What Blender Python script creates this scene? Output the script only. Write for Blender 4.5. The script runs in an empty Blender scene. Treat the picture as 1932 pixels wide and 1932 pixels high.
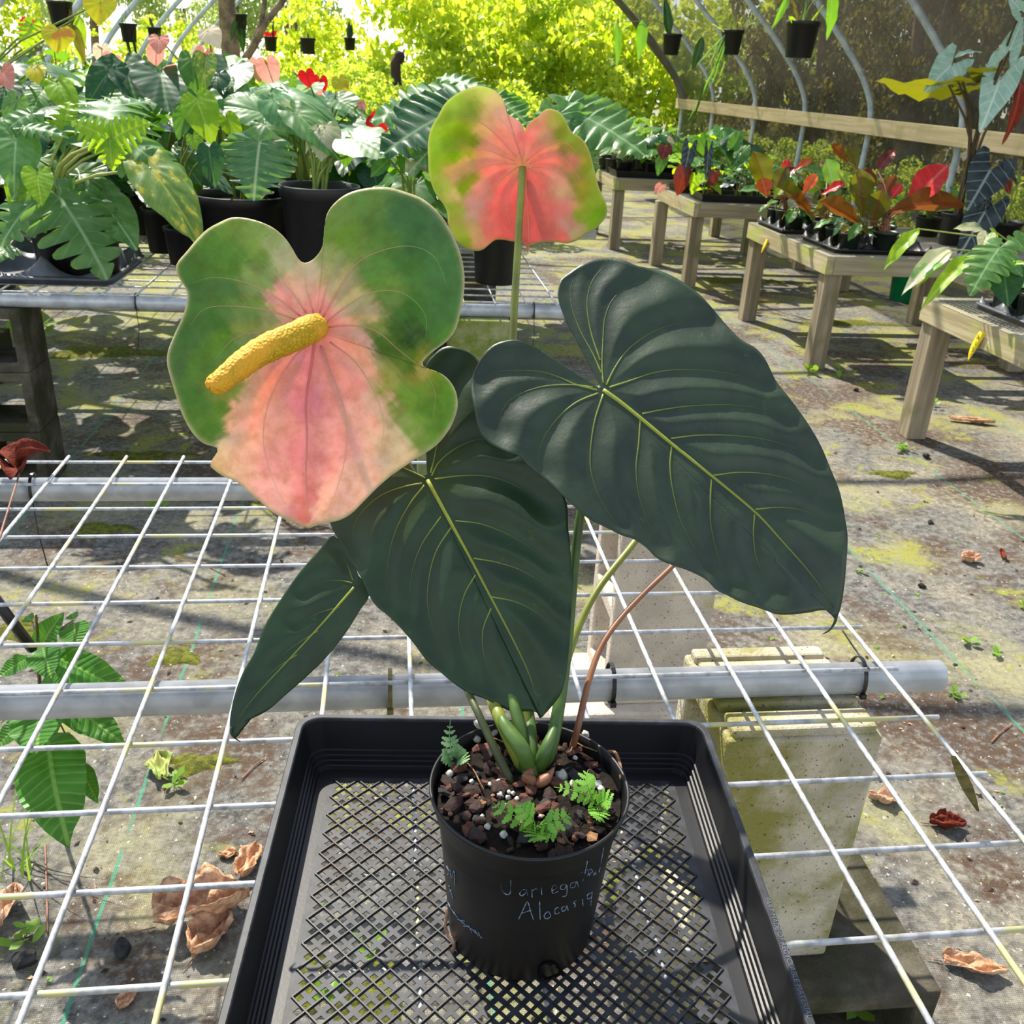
import bpy, math, random
import numpy as np
from mathutils import Vector, Matrix

S = bpy.context.scene
COL = S.collection
# ------------------------------------------------------------------ camera
F_PX, YAW, PITCH, ROLL = 1766.5, 0.13904, 0.43610, 0.05368
TOP = 0.65                                   # height of the wire bench tops
CAM = np.array([0.48859, -0.54747, 0.67587 + TOP])
_cy, _sy, _cp, _sp = math.cos(YAW), math.sin(YAW), math.cos(PITCH), math.sin(PITCH)
FW = np.array([_sy*_cp, _cy*_cp, -_sp]); _rt = np.array([_cy, -_sy, 0.0]); _up = np.cross(_rt, FW)
RT = math.cos(ROLL)*_rt + math.sin(ROLL)*_up
UP = -math.sin(ROLL)*_rt + math.cos(ROLL)*_up
cd = bpy.data.cameras.new('camera'); cam = bpy.data.objects.new('camera', cd); COL.objects.link(cam)
cd.sensor_width = 36.0; cd.sensor_fit = 'HORIZONTAL'; cd.lens = 36.0*F_PX/1932.0
cd.clip_start = 0.02; cd.clip_end = 300
m = Matrix.Identity(4)
for i in range(3):
    m[i][0] = RT[i]; m[i][1] = UP[i]; m[i][2] = -FW[i]; m[i][3] = CAM[i]
cam.matrix_world = m
cd.dof.use_dof = True; cd.dof.focus_distance = 0.80; cd.dof.aperture_fstop = 26.0
S.camera = cam
# ------------------------------------------------------------------ light
AZ, EL = math.radians(-25), math.radians(52)
SUN = Vector((math.sin(AZ)*math.cos(EL), math.cos(AZ)*math.cos(EL), math.sin(EL)))
w = bpy.data.worlds.new('sky'); S.world = w; w.use_nodes = True
nt = w.node_tree; nt.nodes.clear()
sk = nt.nodes.new('ShaderNodeTexSky'); sk.sky_type = 'NISHITA'; sk.sun_disc = False
sk.sun_elevation = EL; sk.sun_rotation = AZ; sk.air_density = 1.0; sk.dust_density = 0.4; sk.ozone_density = 1.5
bg = nt.nodes.new('ShaderNodeBackground'); bg.inputs[1].default_value = 0.26
wo = nt.nodes.new('ShaderNodeOutputWorld')
hs = nt.nodes.new('ShaderNodeHueSaturation'); hs.inputs['Saturation'].default_value = 0.55   # thin bright haze whitens the sky
nt.links.new(sk.outputs[0], hs.inputs['Color']); nt.links.new(hs.outputs[0], bg.inputs[0]); nt.links.new(bg.outputs[0], wo.inputs[0])
sd = bpy.data.lights.new('sun', 'SUN'); sd.energy = 7.5; sd.angle = math.radians(0.6); sd.color = (1.0, 0.94, 0.82)
so = bpy.data.objects.new('sun', sd); COL.objects.link(so)
so.rotation_euler = SUN.to_track_quat('Z', 'Y').to_euler(); so.location = (0, 6, 9)
vs = S.view_settings
vs.view_transform = 'Standard'; vs.look = 'None'; vs.gamma = 1.0; vs.use_curve_mapping = False
vs.exposure = 0.28

# ------------------------------------------------------------------ pixel -> place helpers
def ray(x, y): return FW + RT*((x-966)/F_PX) + UP*((966-y)/F_PX)
def Pd(x, y, d): return CAM + ray(x, y)*d                                   # at a distance
def Pz(x, y, z): r = ray(x, y); return CAM + r*((z-CAM[2])/r[2])            # on a level
def Py(x, y, yy): r = ray(x, y); return CAM + r*((yy-CAM[1])/r[1])          # on an upright plane
def V(a): return Vector((float(a[0]), float(a[1]), float(a[2])))

# ------------------------------------------------------------------ object helpers
def tag(o, label=None, cat=None, group=None, kind=None):
    if label: o['label'] = label
    if cat: o['category'] = cat
    if group: o['group'] = group
    if kind: o['kind'] = kind
    return o
def empty(name, loc, label=None, cat=None, group=None):
    o = bpy.data.objects.new(name, None); COL.objects.link(o); o.location = V(loc); o.empty_display_size = 0.05
    return tag(o, label, cat, group)
def wloc(o):
    p = Vector((0, 0, 0))
    while o is not None:
        p += o.location; o = o.parent
    return p
def mk(name, verts, faces, mat, parent=None, smooth=True):
    v = np.asarray(verts, dtype=float).reshape(-1, 3)
    if parent is not None: v = v - np.array(wloc(parent))
    me = bpy.data.meshes.new(name); me.from_pydata(v.tolist(), [], [tuple(f) for f in faces])
    if smooth: me.polygons.foreach_set('use_smooth', [True]*len(me.polygons))
    me.update()
    if mat is not None: me.materials.append(mat)
    o = bpy.data.objects.new(name, me); COL.objects.link(o)
    if parent is not None: o.parent = parent
    return o
def origin_to(o, p):
    """put a top-level mesh's origin at its base"""
    p = V(p); o.data.transform(Matrix.Translation(-p)); o.location = p; return o
class MB:
    def __init__(s): s.v = []; s.f = []; s.n = 0
    def add(s, v, f):
        v = np.asarray(v, dtype=float).reshape(-1, 3); s.v.append(v)
        s.f += [tuple(i+s.n for i in q) for q in f]; s.n += len(v); return s
    def build(s, name, mat, parent=None, smooth=True): return mk(name, np.concatenate(s.v), s.f, mat, parent, smooth)
BOXF = [(0,2,3,1),(4,5,7,6),(0,1,5,4),(2,6,7,3),(0,4,6,2),(1,3,7,5)]
def box(x0, x1, y0, y1, z0, z1):
    return [(x, y, z) for z in (z0, z1) for y in (y0, y1) for x in (x0, x1)], BOXF
def bevel(o, wd, seg=2):
    b = o.modifiers.new('bevel', 'BEVEL'); b.width = wd; b.segments = seg; b.limit_method = 'ANGLE'; return o
def catmull(p, n):
    p = np.asarray(p, dtype=float); N = len(p)
    if N == 2: t = np.linspace(0, 1, n)[:, None]; return p[0]*(1-t)+p[1]*t
    q = np.vstack([2*p[0]-p[1], p, 2*p[-1]-p[-2]])
    s = np.linspace(0, N-1, n); i = np.minimum(s.astype(int), N-2); t = (s-i)[:, None]
    a, b, c, d = q[i], q[i+1], q[i+2], q[i+3]
    return .5*((2*b)+(c-a)*t+(2*a-5*b+4*c-d)*t*t+(3*b-a-3*c+d)*t**3)
def catclosed(p, n):
    p = np.asarray(p, dtype=float); N = len(p)
    s = np.linspace(0, N, n, endpoint=False); i = s.astype(int); t = (s-i)[:, None]
    a, b, c, d = p[(i-1) % N], p[i % N], p[(i+1) % N], p[(i+2) % N]
    return .5*((2*b)+(c-a)*t+(2*a-5*b+4*c-d)*t*t+(3*b-a-3*c+d)*t**3)
def tube(pts, rad, n=8, cap=True):
    pts = np.asarray(pts, dtype=float); m = len(pts)
    rad = np.broadcast_to(np.asarray(rad, dtype=float), (m,))
    tg = np.gradient(pts, axis=0); tg /= (np.linalg.norm(tg, axis=1)[:, None]+1e-12)
    a = np.array([0, 0, 1.0]) if abs(tg[0][2]) < .9 else np.array([1.0, 0, 0])
    u = np.cross(tg[0], a); u /= np.linalg.norm(u)
    ang = np.arange(n)*2*math.pi/n; vs_ = []
    for k in range(m):
        u = u - tg[k]*np.dot(u, tg[k]); u /= (np.linalg.norm(u)+1e-12); w_ = np.cross(tg[k], u)
        vs_.append(pts[k]+rad[k]*(np.cos(ang)[:, None]*u+np.sin(ang)[:, None]*w_))
    v = np.concatenate(vs_); f = []
    for k in range(m-1):
        for j in range(n):
            j2 = (j+1) % n; f.append((k*n+j, k*n+j2, (k+1)*n+j2, (k+1)*n+j))
    if cap: f.append(tuple(range(n-1, -1, -1))); f.append(tuple((m-1)*n+j for j in range(n)))
    return v, f
def lathe(prof, c, n=40, closed=False):
    """prof: list of (r, z); c: centre"""
    v = []; f = []
    for r, z in prof:
        for j in range(n):
            a = 2*math.pi*j/n; v.append((c[0]+r*math.cos(a), c[1]+r*math.sin(a), c[2]+z))
    for k in range(len(prof)-1):
        for j in range(n):
            j2 = (j+1) % n; f.append((k*n+j, k*n+j2, (k+1)*n+j2, (k+1)*n+j))
    if closed: f.append(tuple(range(n-1, -1, -1)))
    return v, f
def text_mesh(name, s, size, depth, mat, M, parent=None, shear=0.0):
    c = bpy.data.curves.new(name, 'FONT'); c.body = s; c.size = size; c.extrude = depth; c.align_x = 'CENTER'; c.align_y = 'CENTER'; c.shear = shear
    t = bpy.data.objects.new(name, c); COL.objects.link(t)
    bpy.context.view_layer.update()
    me = bpy.data.meshes.new_from_object(t.evaluated_get(bpy.context.evaluated_depsgraph_get()))
    bpy.data.objects.remove(t); bpy.data.curves.remove(c)
    me.transform(M); 
    if parent is not None: me.transform(Matrix.Translation(-wloc(parent)))
    me.materials.clear(); me.materials.append(mat); me.name = name
    o = bpy.data.objects.new(name, me); COL.objects.link(o); o.parent = parent
    return o

# ------------------------------------------------------------------ materials
def srgb(r, g=None, b=None):
    if g is None:
        h = r.lstrip('#'); r, g, b = int(h[:2], 16), int(h[2:4], 16), int(h[4:], 16)
    f = lambda c: (c/255/12.92) if c/255 <= .04045 else ((c/255+.055)/1.055)**2.4
    return (f(r), f(g), f(b), 1.0)
class NT:
    def __init__(s, name):
        s.m = bpy.data.materials.new(name); s.m.use_nodes = True; s.t = s.m.node_tree; s.t.nodes.clear()
        s.out = s.t.nodes.new('ShaderNodeOutputMaterial')
    def n(s, typ, **k):
        o = s.t.nodes.new(typ)
        for a, b in k.items(): setattr(o, a, b)
        return o
    def l(s, a, b): s.t.links.new(a, b)
    def put(s, sock, v):
        if hasattr(v, 'is_linked') or isinstance(v, bpy.types.NodeSocket): s.l(v, sock)
        elif isinstance(v, (tuple, list)) and len(v) == 4 and sock.type == 'VECTOR': sock.default_value = v[:3]
        else: sock.default_value = v
    def math(s, op, a, b=0.0, c=None):
        o = s.n('ShaderNodeMath', operation=op); s.put(o.inputs[0], a); s.put(o.inputs[1], b)
        if c is not None: s.put(o.inputs[2], c)
        return o.outputs[0]
    def mix(s, f, a, b, mode='MIX'):
        o = s.n('ShaderNodeMix', data_type='RGBA', blend_type=mode); s.put(o.inputs[0], f); s.put(o.inputs[6], a); s.put(o.inputs[7], b); return o.outputs[2]
    def noise(s, vec, scale, detail=4, rough=.55, dist=0.0):
        o = s.n('ShaderNodeTexNoise'); o.inputs['Scale'].default_value = scale; o.inputs['Detail'].default_value = detail
        o.inputs['Roughness'].default_value = rough; o.inputs['Distortion'].default_value = dist
        if vec is not None: s.l(vec, o.inputs['Vector'])
        return o.outputs[0]
    def ramp(s, v, lo, hi):
        o = s.n('ShaderNodeMapRange'); o.interpolation_type = 'SMOOTHSTEP'; s.put(o.inputs[0], v); o.inputs[1].default_value = lo; o.inputs[2].default_value = hi; return o.outputs[0]
    def coord(s, kind='Object'): return s.n('ShaderNodeTexCoord').outputs[kind]
    def pos(s): return s.n('ShaderNodeNewGeometry').outputs['Position']
    def bump(s, h, strength=.3, dist=.002):
        o = s.n('ShaderNodeBump'); o.inputs['Strength'].default_value = strength; o.inputs['Distance'].default_value = dist; s.l(h, o.inputs['Height']); return o.outputs[0]
    def bsdf(s, col, rough=.5, metal=0.0, spec=.5, nrm=None):
        p = s.n('ShaderNodeBsdfPrincipled'); s.put(p.inputs['Base Color'], col); s.put(p.inputs['Roughness'], rough)
        p.inputs['Metallic'].default_value = metal; p.inputs['Specular IOR Level'].default_value = spec
        if nrm is not None: s.l(nrm, p.inputs['Normal'])
        return p
    def done(s, shader): s.l(shader, s.out.inputs[0]); return s.m
def simple(name, c1, c2, scale=20, rough=.5, metal=0.0, spec=.5, bmp=0.0, bscale=None, bdist=.002, world=True):
    t = NT(name); v = t.pos() if world else t.coord()
    f = t.ramp(t.noise(v, scale, 5), .35, .65); nr = None
    if bmp: nr = t.bump(t.noise(v, bscale or scale*4, 5), bmp, bdist)
    return t.done(t.bsdf(t.mix(f, c1, c2), rough, metal, spec, nr).outputs[0])
def leafmat(name, base, base2, vein, tcol, tf=.35, rough=.4, freq=9.0, vw=.10, vstr=.5, spec=.28, k=.6, patch=None, pscale=4.0, plo=.5, phi=.56, pexp=None):
    """leaf lamina: mottled body colour, midrib and side veins, sunlight shining through"""
    t = NT(name); c = t.coord()
    sx = t.n('ShaderNodeSeparateXYZ'); t.l(c, sx.inputs[0])
    ax = t.math('ABSOLUTE', sx.outputs[0]); y = sx.outputs[1]
    rnd = t.n('ShaderNodeObjectInfo').outputs['Random']
    off = t.n('ShaderNodeCombineXYZ'); t.l(t.math('MULTIPLY', rnd, 37.0), off.inputs[2])
    ad = t.n('ShaderNodeVectorMath', operation='ADD'); t.l(c, ad.inputs[0]); t.l(off.outputs[0], ad.inputs[1]); c2 = ad.outputs[0]
    col = t.mix(t.ramp(t.noise(c2, 5.0, 4), .35, .65), base, base2)
    if patch is not None: col = t.mix(t.ramp(t.noise(c2, pscale, 5, .6), plo, phi), col, patch)
    fr = t.math('PINGPONG', t.math('MULTIPLY', t.math('SUBTRACT', y, t.math('MULTIPLY', ax, k)), freq), .5)
    side = t.math('MULTIPLY', t.ramp(fr, vw, 0.0), vstr)
    mid = t.ramp(ax, .026, .008)
    vm = t.math('MAXIMUM', side, mid)
    col = t.mix(vm, col, vein)
    hsv = t.n('ShaderNodeHueSaturation'); t.l(col, hsv.inputs['Color']); t.l(t.math('ADD', t.math('MULTIPLY', rnd, .35), .82), hsv.inputs['Value'])
    nr = t.bump(t.math('MULTIPLY', fr, 1.0), .30 if freq > 12 else .09, .02 if freq > 12 else .008)
    p = t.bsdf(hsv.outputs[0], rough, 0, spec, nr)
    tr = t.n('ShaderNodeBsdfTranslucent'); t.put(tr.inputs[0], t.mix(t.math('MULTIPLY', vm, .5), tcol, vein))
    if patch is not None: t.put(tr.inputs[0], t.mix(t.ramp(t.noise(c2, pscale, 5, .6), plo, phi), tcol, patch))
    mx = t.n('ShaderNodeMixShader'); mx.inputs[0].default_value = tf
    t.l(p.outputs[0], mx.inputs[1]); t.l(tr.outputs[0], mx.inputs[2])
    return t.done(mx.outputs[0])

M = {}
M['galv'] = simple('galvanised_wire', srgb(196,200,206), srgb(168,172,172), 60, .38, .55, .5, .1, 300, .0005)
def _wire():
    t = NT('mossy_galvanised_wire'); p = t.pos()
    c = t.mix(t.ramp(t.noise(p, 70, 4), .4, .65), srgb(192,194,198), srgb(148,150,152))
    c = t.mix(t.ramp(t.noise(p, 11, 4), .54, .64), c, srgb(196,190,132))
    return t.done(t.bsdf(c, .5, .15, .5).outputs[0])
M['wire'] = _wire()
M['pipe'] = simple('galvanised_pipe', srgb(196,199,202), srgb(168,171,174), 25, .36, .25, .5, .08, 200, .0005)
M['hoop'] = simple('hoop_pipe', srgb(200,210,214), srgb(168,178,182), 12, .5, .1, .5)
M['black'] = simple('black_plastic', srgb(14,14,16), srgb(20,20,22), 40, .46, 0, .4, .12, 260, .0006)
M['tray'] = simple('tray_plastic', srgb(20,20,24), srgb(15,15,18), 30, .45, 0, .4, .15, 300, .0005)
M['traydust'] = simple('dusty_tray_plastic', srgb(27,28,31), srgb(50,52,58), 45, .55, 0, .4, .2, 300, .0006)
M['trayrib'] = simple('tray_rib_plastic', srgb(30,31,35), srgb(40,41,46), 60, .5, 0, .45)
M['carry'] = simple('grey_carry_tray', srgb(84,86,94), srgb(66,68,75), 14, .42, 0, .5)
M['darkgreenpot'] = simple('dark_green_pot', srgb(24,34,26), srgb(32,44,32), 20, .4)
M['tie_black'] = simple('black_zip_tie', srgb(20,20,22), srgb(26,26,28), 40, .4)
M['tie_olive'] = simple('algae_zip_tie', srgb(120,112,60), srgb(84,80,40), 90, .6)
M['chalk'] = simple('paint_pen', srgb(140,158,176), srgb(70,84,98), 500, .8)
M['soil'] = simple('potting_soil', srgb(34,26,20), srgb(20,16,13), 120, .9, 0, .2, .8, 200, .004)
M['yellowtag'] = simple('yellow_tag', srgb(232,206,40), srgb(222,190,30), 20, .5)
M['ink'] = simple('tag_ink', srgb(50,46,20), srgb(40,36,20), 20, .7)
M['bucket'] = simple('green_bucket', srgb(0,140,80), srgb(0,120,72), 10, .35)
M['twig'] = simple('dry_stalk', srgb(150,104,82), srgb(120,80,62), 60, .7)
M['stem'] = simple('green_stem', srgb(96,120,36), srgb(120,128,48), 30, .45)
M['stem_dark'] = simple('dark_stem', srgb(70,62,34), srgb(92,70,46), 30, .5)
M['stem_pale'] = simple('pale_stem', srgb(140,160,70), srgb(150,150,80), 30, .5)
M['bark'] = simple('tree_bark', srgb(150,128,104), srgb(104,90,74), 10, .9, 0, .2, .6, 30, .02)
M['charred'] = simple('dark_stump', srgb(46,34,30), srgb(62,46,38), 10, .9)
M['litter'] = simple('dry_leaf', srgb(212,172,138), srgb(172,126,94), 70, .9, 0, .1, .9, 150, .004)
M['litter_red'] = simple('red_brown_dry_leaf', srgb(120,52,34), srgb(92,38,28), 60, .85, 0, .15, .9, 150, .004)
M['litter_pale'] = simple('pale_dry_leaf', srgb(206,170,140), srgb(176,138,112), 60, .9, 0, .1, .9, 150, .004)
M['stone'] = simple('black_stone', srgb(52,52,50), srgb(30,30,30), 60, .9, 0, .3, .5, 120, .002)
M['moss'] = simple('moss', srgb(116,120,44), srgb(80,80,44), 70, .95, 0, .1, .9, 300, .006)
def wood(name, c1, c2, c3, axis):
    t = NT(name); p = t.pos(); mp = t.n('ShaderNodeMapping'); mp.inputs['Scale'].default_value = axis; t.l(p, mp.inputs[0])
    g = t.ramp(t.noise(mp.outputs[0], 30, 4, .6), .35, .65)
    c = t.mix(g, c1, c2); c = t.mix(t.ramp(t.noise(p, 5, 4), .5, .68), c, c3)
    return t.done(t.bsdf(c, .8, 0, .2, t.bump(g, .3, .003)).outputs[0])
M['woodx'] = wood('weathered_board', srgb(172,160,130), srgb(144,132,106), srgb(150,152,96), (.06, 1, 1))
M['woody'] = wood('weathered_rail', srgb(186,172,138), srgb(156,142,110), srgb(164,166,92), (1, .06, 1))
M['woodz'] = wood('weathered_post', srgb(160,146,122), srgb(124,112,92), srgb(116,112,78), (1, 1, .06))
M['raily'] = wood('pale_rail', srgb(206,186,146), srgb(184,164,124), srgb(176,160,116), (1, .05, 1))
def _concrete(name, c1, c2, moss, lo, hi):
    t = NT(name); p = t.pos()
    c = t.mix(t.ramp(t.noise(p, 14, 5), .35, .65), c1, c2)
    c = t.mix(t.ramp(t.noise(p, 6, 6, .65), lo, hi), c, moss)
    c = t.mix(t.ramp(t.noise(p, 220, 2), .64, .72), c, srgb(70,66,48))
    return t.done(t.bsdf(c, .95, 0, .15, t.bump(t.noise(p, 190, 4), .7, .004)).outputs[0])
M['block'] = _concrete('mossy_concrete', srgb(196,186,164), srgb(172,164,146), srgb(134,130,72), .42, .62)
M['block_pale'] = _concrete('pale_concrete', srgb(204,192,176), srgb(184,172,158), srgb(176,168,110), .58, .75)
M['block_green'] = _concrete('algae_concrete', srgb(150,150,110), srgb(126,130,80), srgb(96,112,30), .4, .6)
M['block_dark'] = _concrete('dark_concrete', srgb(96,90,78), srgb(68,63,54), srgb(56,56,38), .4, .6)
def _ground():
    t = NT('weed_mat'); p = t.pos(); sx = t.n('ShaderNodeSeparateXYZ'); t.l(p, sx.inputs[0])
    c = t.mix(t.ramp(t.noise(p, 34, 8, .78), .36, .64), srgb(62,61,58), srgb(140,137,130))
    c = t.mix(t.ramp(t.noise(p, 2.2, 6, .7), .44, .64), c, t.mix(t.ramp(t.noise(p, 60, 5, .7), .38, .62), srgb(112,106,94), srgb(164,156,136)))
    c = t.mix(t.math('MULTIPLY', t.ramp(t.noise(p, 1.3, 7, .72), .48, .57), t.ramp(t.noise(p, 46, 5, .7), .36, .56)), c, srgb(84,64,48))      # dirt
    c = t.mix(t.math('MULTIPLY', t.ramp(t.noise(p, 1.7, 6, .62, .4), .50, .68), t.ramp(t.noise(p, 80, 5, .7), .25, .6)), c, srgb(160,156,110))   # pale algae film
    al = t.math('MULTIPLY', t.ramp(t.math('ADD', t.noise(p, 3.4, 5, .65, .6), t.math('MULTIPLY', t.ramp(sx.outputs[1], 2.0, 5.0), .07)), .56, .66), t.ramp(t.noise(p, 50, 3), .34, .56))
    c = t.mix(al, c, srgb(146,146,62))                                                # moss film
    c = t.mix(t.ramp(t.noise(p, 90, 2), .66, .72), c, srgb(200,192,176))               # bits
    c = t.mix(t.ramp(t.noise(p, 70, 2), .68, .74), c, srgb(48,42,36))
    ln = t.math('PINGPONG', t.math('ADD', sx.outputs[0], t.math('MULTIPLY', t.noise(p, 1.4, 2), .02)), .325)
    line = t.math('MULTIPLY', t.ramp(ln, .0045, .002), t.ramp(t.noise(p, 5, 3), .36, .5))
    c = t.mix(t.math('MULTIPLY', line, .8), c, srgb(70,150,118))                       # woven green tracer threads
    wv = t.n('ShaderNodeTexWave'); wv.inputs['Scale'].default_value = 90; t.l(p, wv.inputs[0])
    wv2 = t.n('ShaderNodeTexWave', bands_direction='Y'); wv2.inputs['Scale'].default_value = 90; t.l(p, wv2.inputs[0])
    h = t.math('ADD', t.math('MULTIPLY', t.math('MAXIMUM', wv.outputs[1], wv2.outputs[1]), .25), t.math('MULTIPLY', t.noise(p, 60, 8, .75), 1.3))
    return t.done(t.bsdf(c, .75, 0, .3, t.bump(h, .7, .008)).outputs[0])
M['ground'] = _ground()
def _cloth():
    t = NT('shade_cloth'); p = t.pos()
    c = t.mix(t.ramp(t.noise(p, 2.0, 4), .35, .65), srgb(74,73,70), srgb(98,96,92))
    d = t.n('ShaderNodeBsdfDiffuse'); t.l(c, d.inputs[0]); tr = t.n('ShaderNodeBsdfTranslucent'); t.put(tr.inputs[0], srgb(90,86,78))
    m1 = t.n('ShaderNodeMixShader'); m1.inputs[0].default_value = .4; t.l(d.outputs[0], m1.inputs[1]); t.l(tr.outputs[0], m1.inputs[2])
    tp = t.n('ShaderNodeBsdfTransparent'); m2 = t.n('ShaderNodeMixShader')
    t.put(m2.inputs[0], t.math('ADD', t.math('MULTIPLY', t.noise(p, 1.2, 3), .25), .16))
    t.l(m1.outputs[0], m2.inputs[1]); t.l(tp.outputs[0], m2.inputs[2])
    return t.done(m2.outputs[0])
M['cloth'] = _cloth()
def foliage(name, c1, c2, t1, t2, tf=.5, rough=.5):
    t = NT(name); p = t.pos(); v = t.noise(p, 3.0, 4, .7)
    g = t.n('ShaderNodeNewGeometry').outputs['Random Per Island']
    f = t.math('ADD', t.math('MULTIPLY', v, .5), t.math('MULTIPLY', g, .5))
    f = t.ramp(f, .25, .75)
    b = t.bsdf(t.mix(f, c1, c2), rough, 0, .4)
    tr = t.n('ShaderNodeBsdfTranslucent'); t.l(t.mix(f, t1, t2), tr.inputs[0])
    mx = t.n('ShaderNodeMixShader'); mx.inputs[0].default_value = tf; t.l(b.outputs[0], mx.inputs[1]); t.l(tr.outputs[0], mx.inputs[2])
    return t.done(mx.outputs[0])
M['bush'] = foliage('bright_bush_leaves', srgb(130,160,40), srgb(196,210,60), srgb(196,224,30), srgb(246,246,90), .60)
M['bush2'] = foliage('mid_bush_leaves', srgb(96,134,44), srgb(150,180,60), srgb(196,226,50), srgb(244,248,100), .6)
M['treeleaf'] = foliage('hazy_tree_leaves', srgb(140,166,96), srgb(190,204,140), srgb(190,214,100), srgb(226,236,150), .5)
M['conifer'] = foliage('drooping_tree_leaves', srgb(76,84,42), srgb(136,130,64), srgb(126,130,40), srgb(190,174,70), .4)
M['weed'] = foliage('weed_leaves', srgb(96,140,50), srgb(130,170,60), srgb(140,190,40), srgb(180,210,60), .4)
M['fern'] = foliage('fern_leaves', srgb(104,158,60), srgb(128,182,70), srgb(130,190,50), srgb(150,210,70), .35)
M['fern_dull'] = foliage('blue_green_fern', srgb(104,140,96), srgb(126,162,110), srgb(110,150,80), srgb(130,170,90), .3)
M['grass'] = foliage('grass', srgb(110,150,50), srgb(140,176,60), srgb(150,190,50), srgb(180,210,60), .4)
# ------------------------------------------------------------------ the ground
gv, gf = [], []
xs = np.concatenate([np.linspace(-30, -3, 10), np.linspace(-2.6, 5, 39), np.linspace(6, 40, 12)]); ys = np.concatenate([np.linspace(-6, -1, 6), np.linspace(-.6, 9, 49), np.linspace(10, 70, 25)])
rg = random.Random(3)
for y in ys:
    for x in xs: gv.append((x, y, 0.0))
nx = len(xs)
for j in range(len(ys)-1):
    for i in range(nx-1): gf.append((j*nx+i, j*nx+i+1, (j+1)*nx+i+1, (j+1)*nx+i))
floor = tag(mk('floor', gv, gf, M['ground']), 'grey woven weed mat ground stained with moss and dirt', kind='structure')

# ------------------------------------------------------------------ hoop house
HP = [(4.5, 0), (4.5, .6), (4.5, 1.1), (4.44, 1.32), (4.26, 1.57), (3.85, 1.98), (3.2, 2.52), (2.4, 2.98), (1.2, 3.2)]
HPF = HP + [(2.4-x, z) for x, z in HP[-2::-1]]
hoop_y = [13.27, 11.88, 10.38, 8.99, 7.6, 6.19, 4.78, 3.38, 1.98]
ordw = ['at the far open end', 'second from the far end', 'third from the far end', 'fourth from the far end', 'behind the red leaved plants', 'behind the tall silver leaved plant',
        'arching just past the silver plant, mostly out of frame', 'arching over the rear bench, out of frame', 'arching over the front bench, out of frame']
for yy, od in zip(hoop_y, ordw):
    pp = catmull([(x, yy, z) for x, z in HPF], 60)
    v, f = tube(pp, .024, 10)
    o = mk('greenhouse_hoop', v, f, M['hoop']); origin_to(o, (1.2, yy, 0))
    tag(o, 'grey bent pipe greenhouse hoop '+od, 'greenhouse hoop', 'greenhouse hoops')
rail = mk('trim_1', *box(4.40, 4.438, 3.0, 13.25, 1.02, 1.145), M['raily'], smooth=False); bevel(rail, .004)
tag(rail, 'long pale timber rail along the shade cloth wall', kind='structure')
# shade cloth on the outside of the hoops, right side
cp = catmull([(x+.035*(1 if i < 4 else .8), z+.02*(0 if i < 3 else 1)) for i, (x, z) in enumerate(HP)], 30)
cy_ = np.linspace(2.6, 13.35, 90); cv, cf = [], []
for j, yy in enumerate(cy_):
    for i, (x, z) in enumerate(cp):
        bow = .035*math.sin(yy*4.48)*(1 if z > .3 else .3)+.02*math.sin(yy*9+z*5)*(1 if z < 1.0 else .25)
        cv.append((x+bow*.6, yy, max(z+bow*.3, .01)))
for j in range(len(cy_)-1):
    for i in range(len(cp)-1):
        if cp[i][1] > 2.75: continue
        a = j*len(cp)+i; cf.append((a, a+1, a+1+len(cp), a+len(cp)))
tag(mk('wall_right', cv, cf, M['cloth']), 'dark see-through shade cloth stretched over the hoops', kind='structure')

hv, hf = [], []
hy = np.linspace(12.95, 13.42, 6)
for j, yy in enumerate(hy):
    for i, (x, z) in enumerate(cp): hv.append((x-.07+.015*math.sin(z*7+j), yy, max(z-.05, .02)))
for j in range(len(hy)-1):
    for i in range(len(cp)-1):
        if cp[i][1] > 2.75 or cp[i][1] < 1.05: continue
        a = j*len(cp)+i; hf.append((a, a+1, a+1+len(cp), a+len(cp)))
M['hem'] = simple('rolled_cloth_hem', srgb(104,100,92), srgb(80,77,72), 6, .9)
tag(mk('trim_2', hv, hf, M['hem']), 'grey rolled hem of the shade cloth at the far opening', kind='structure')
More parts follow.
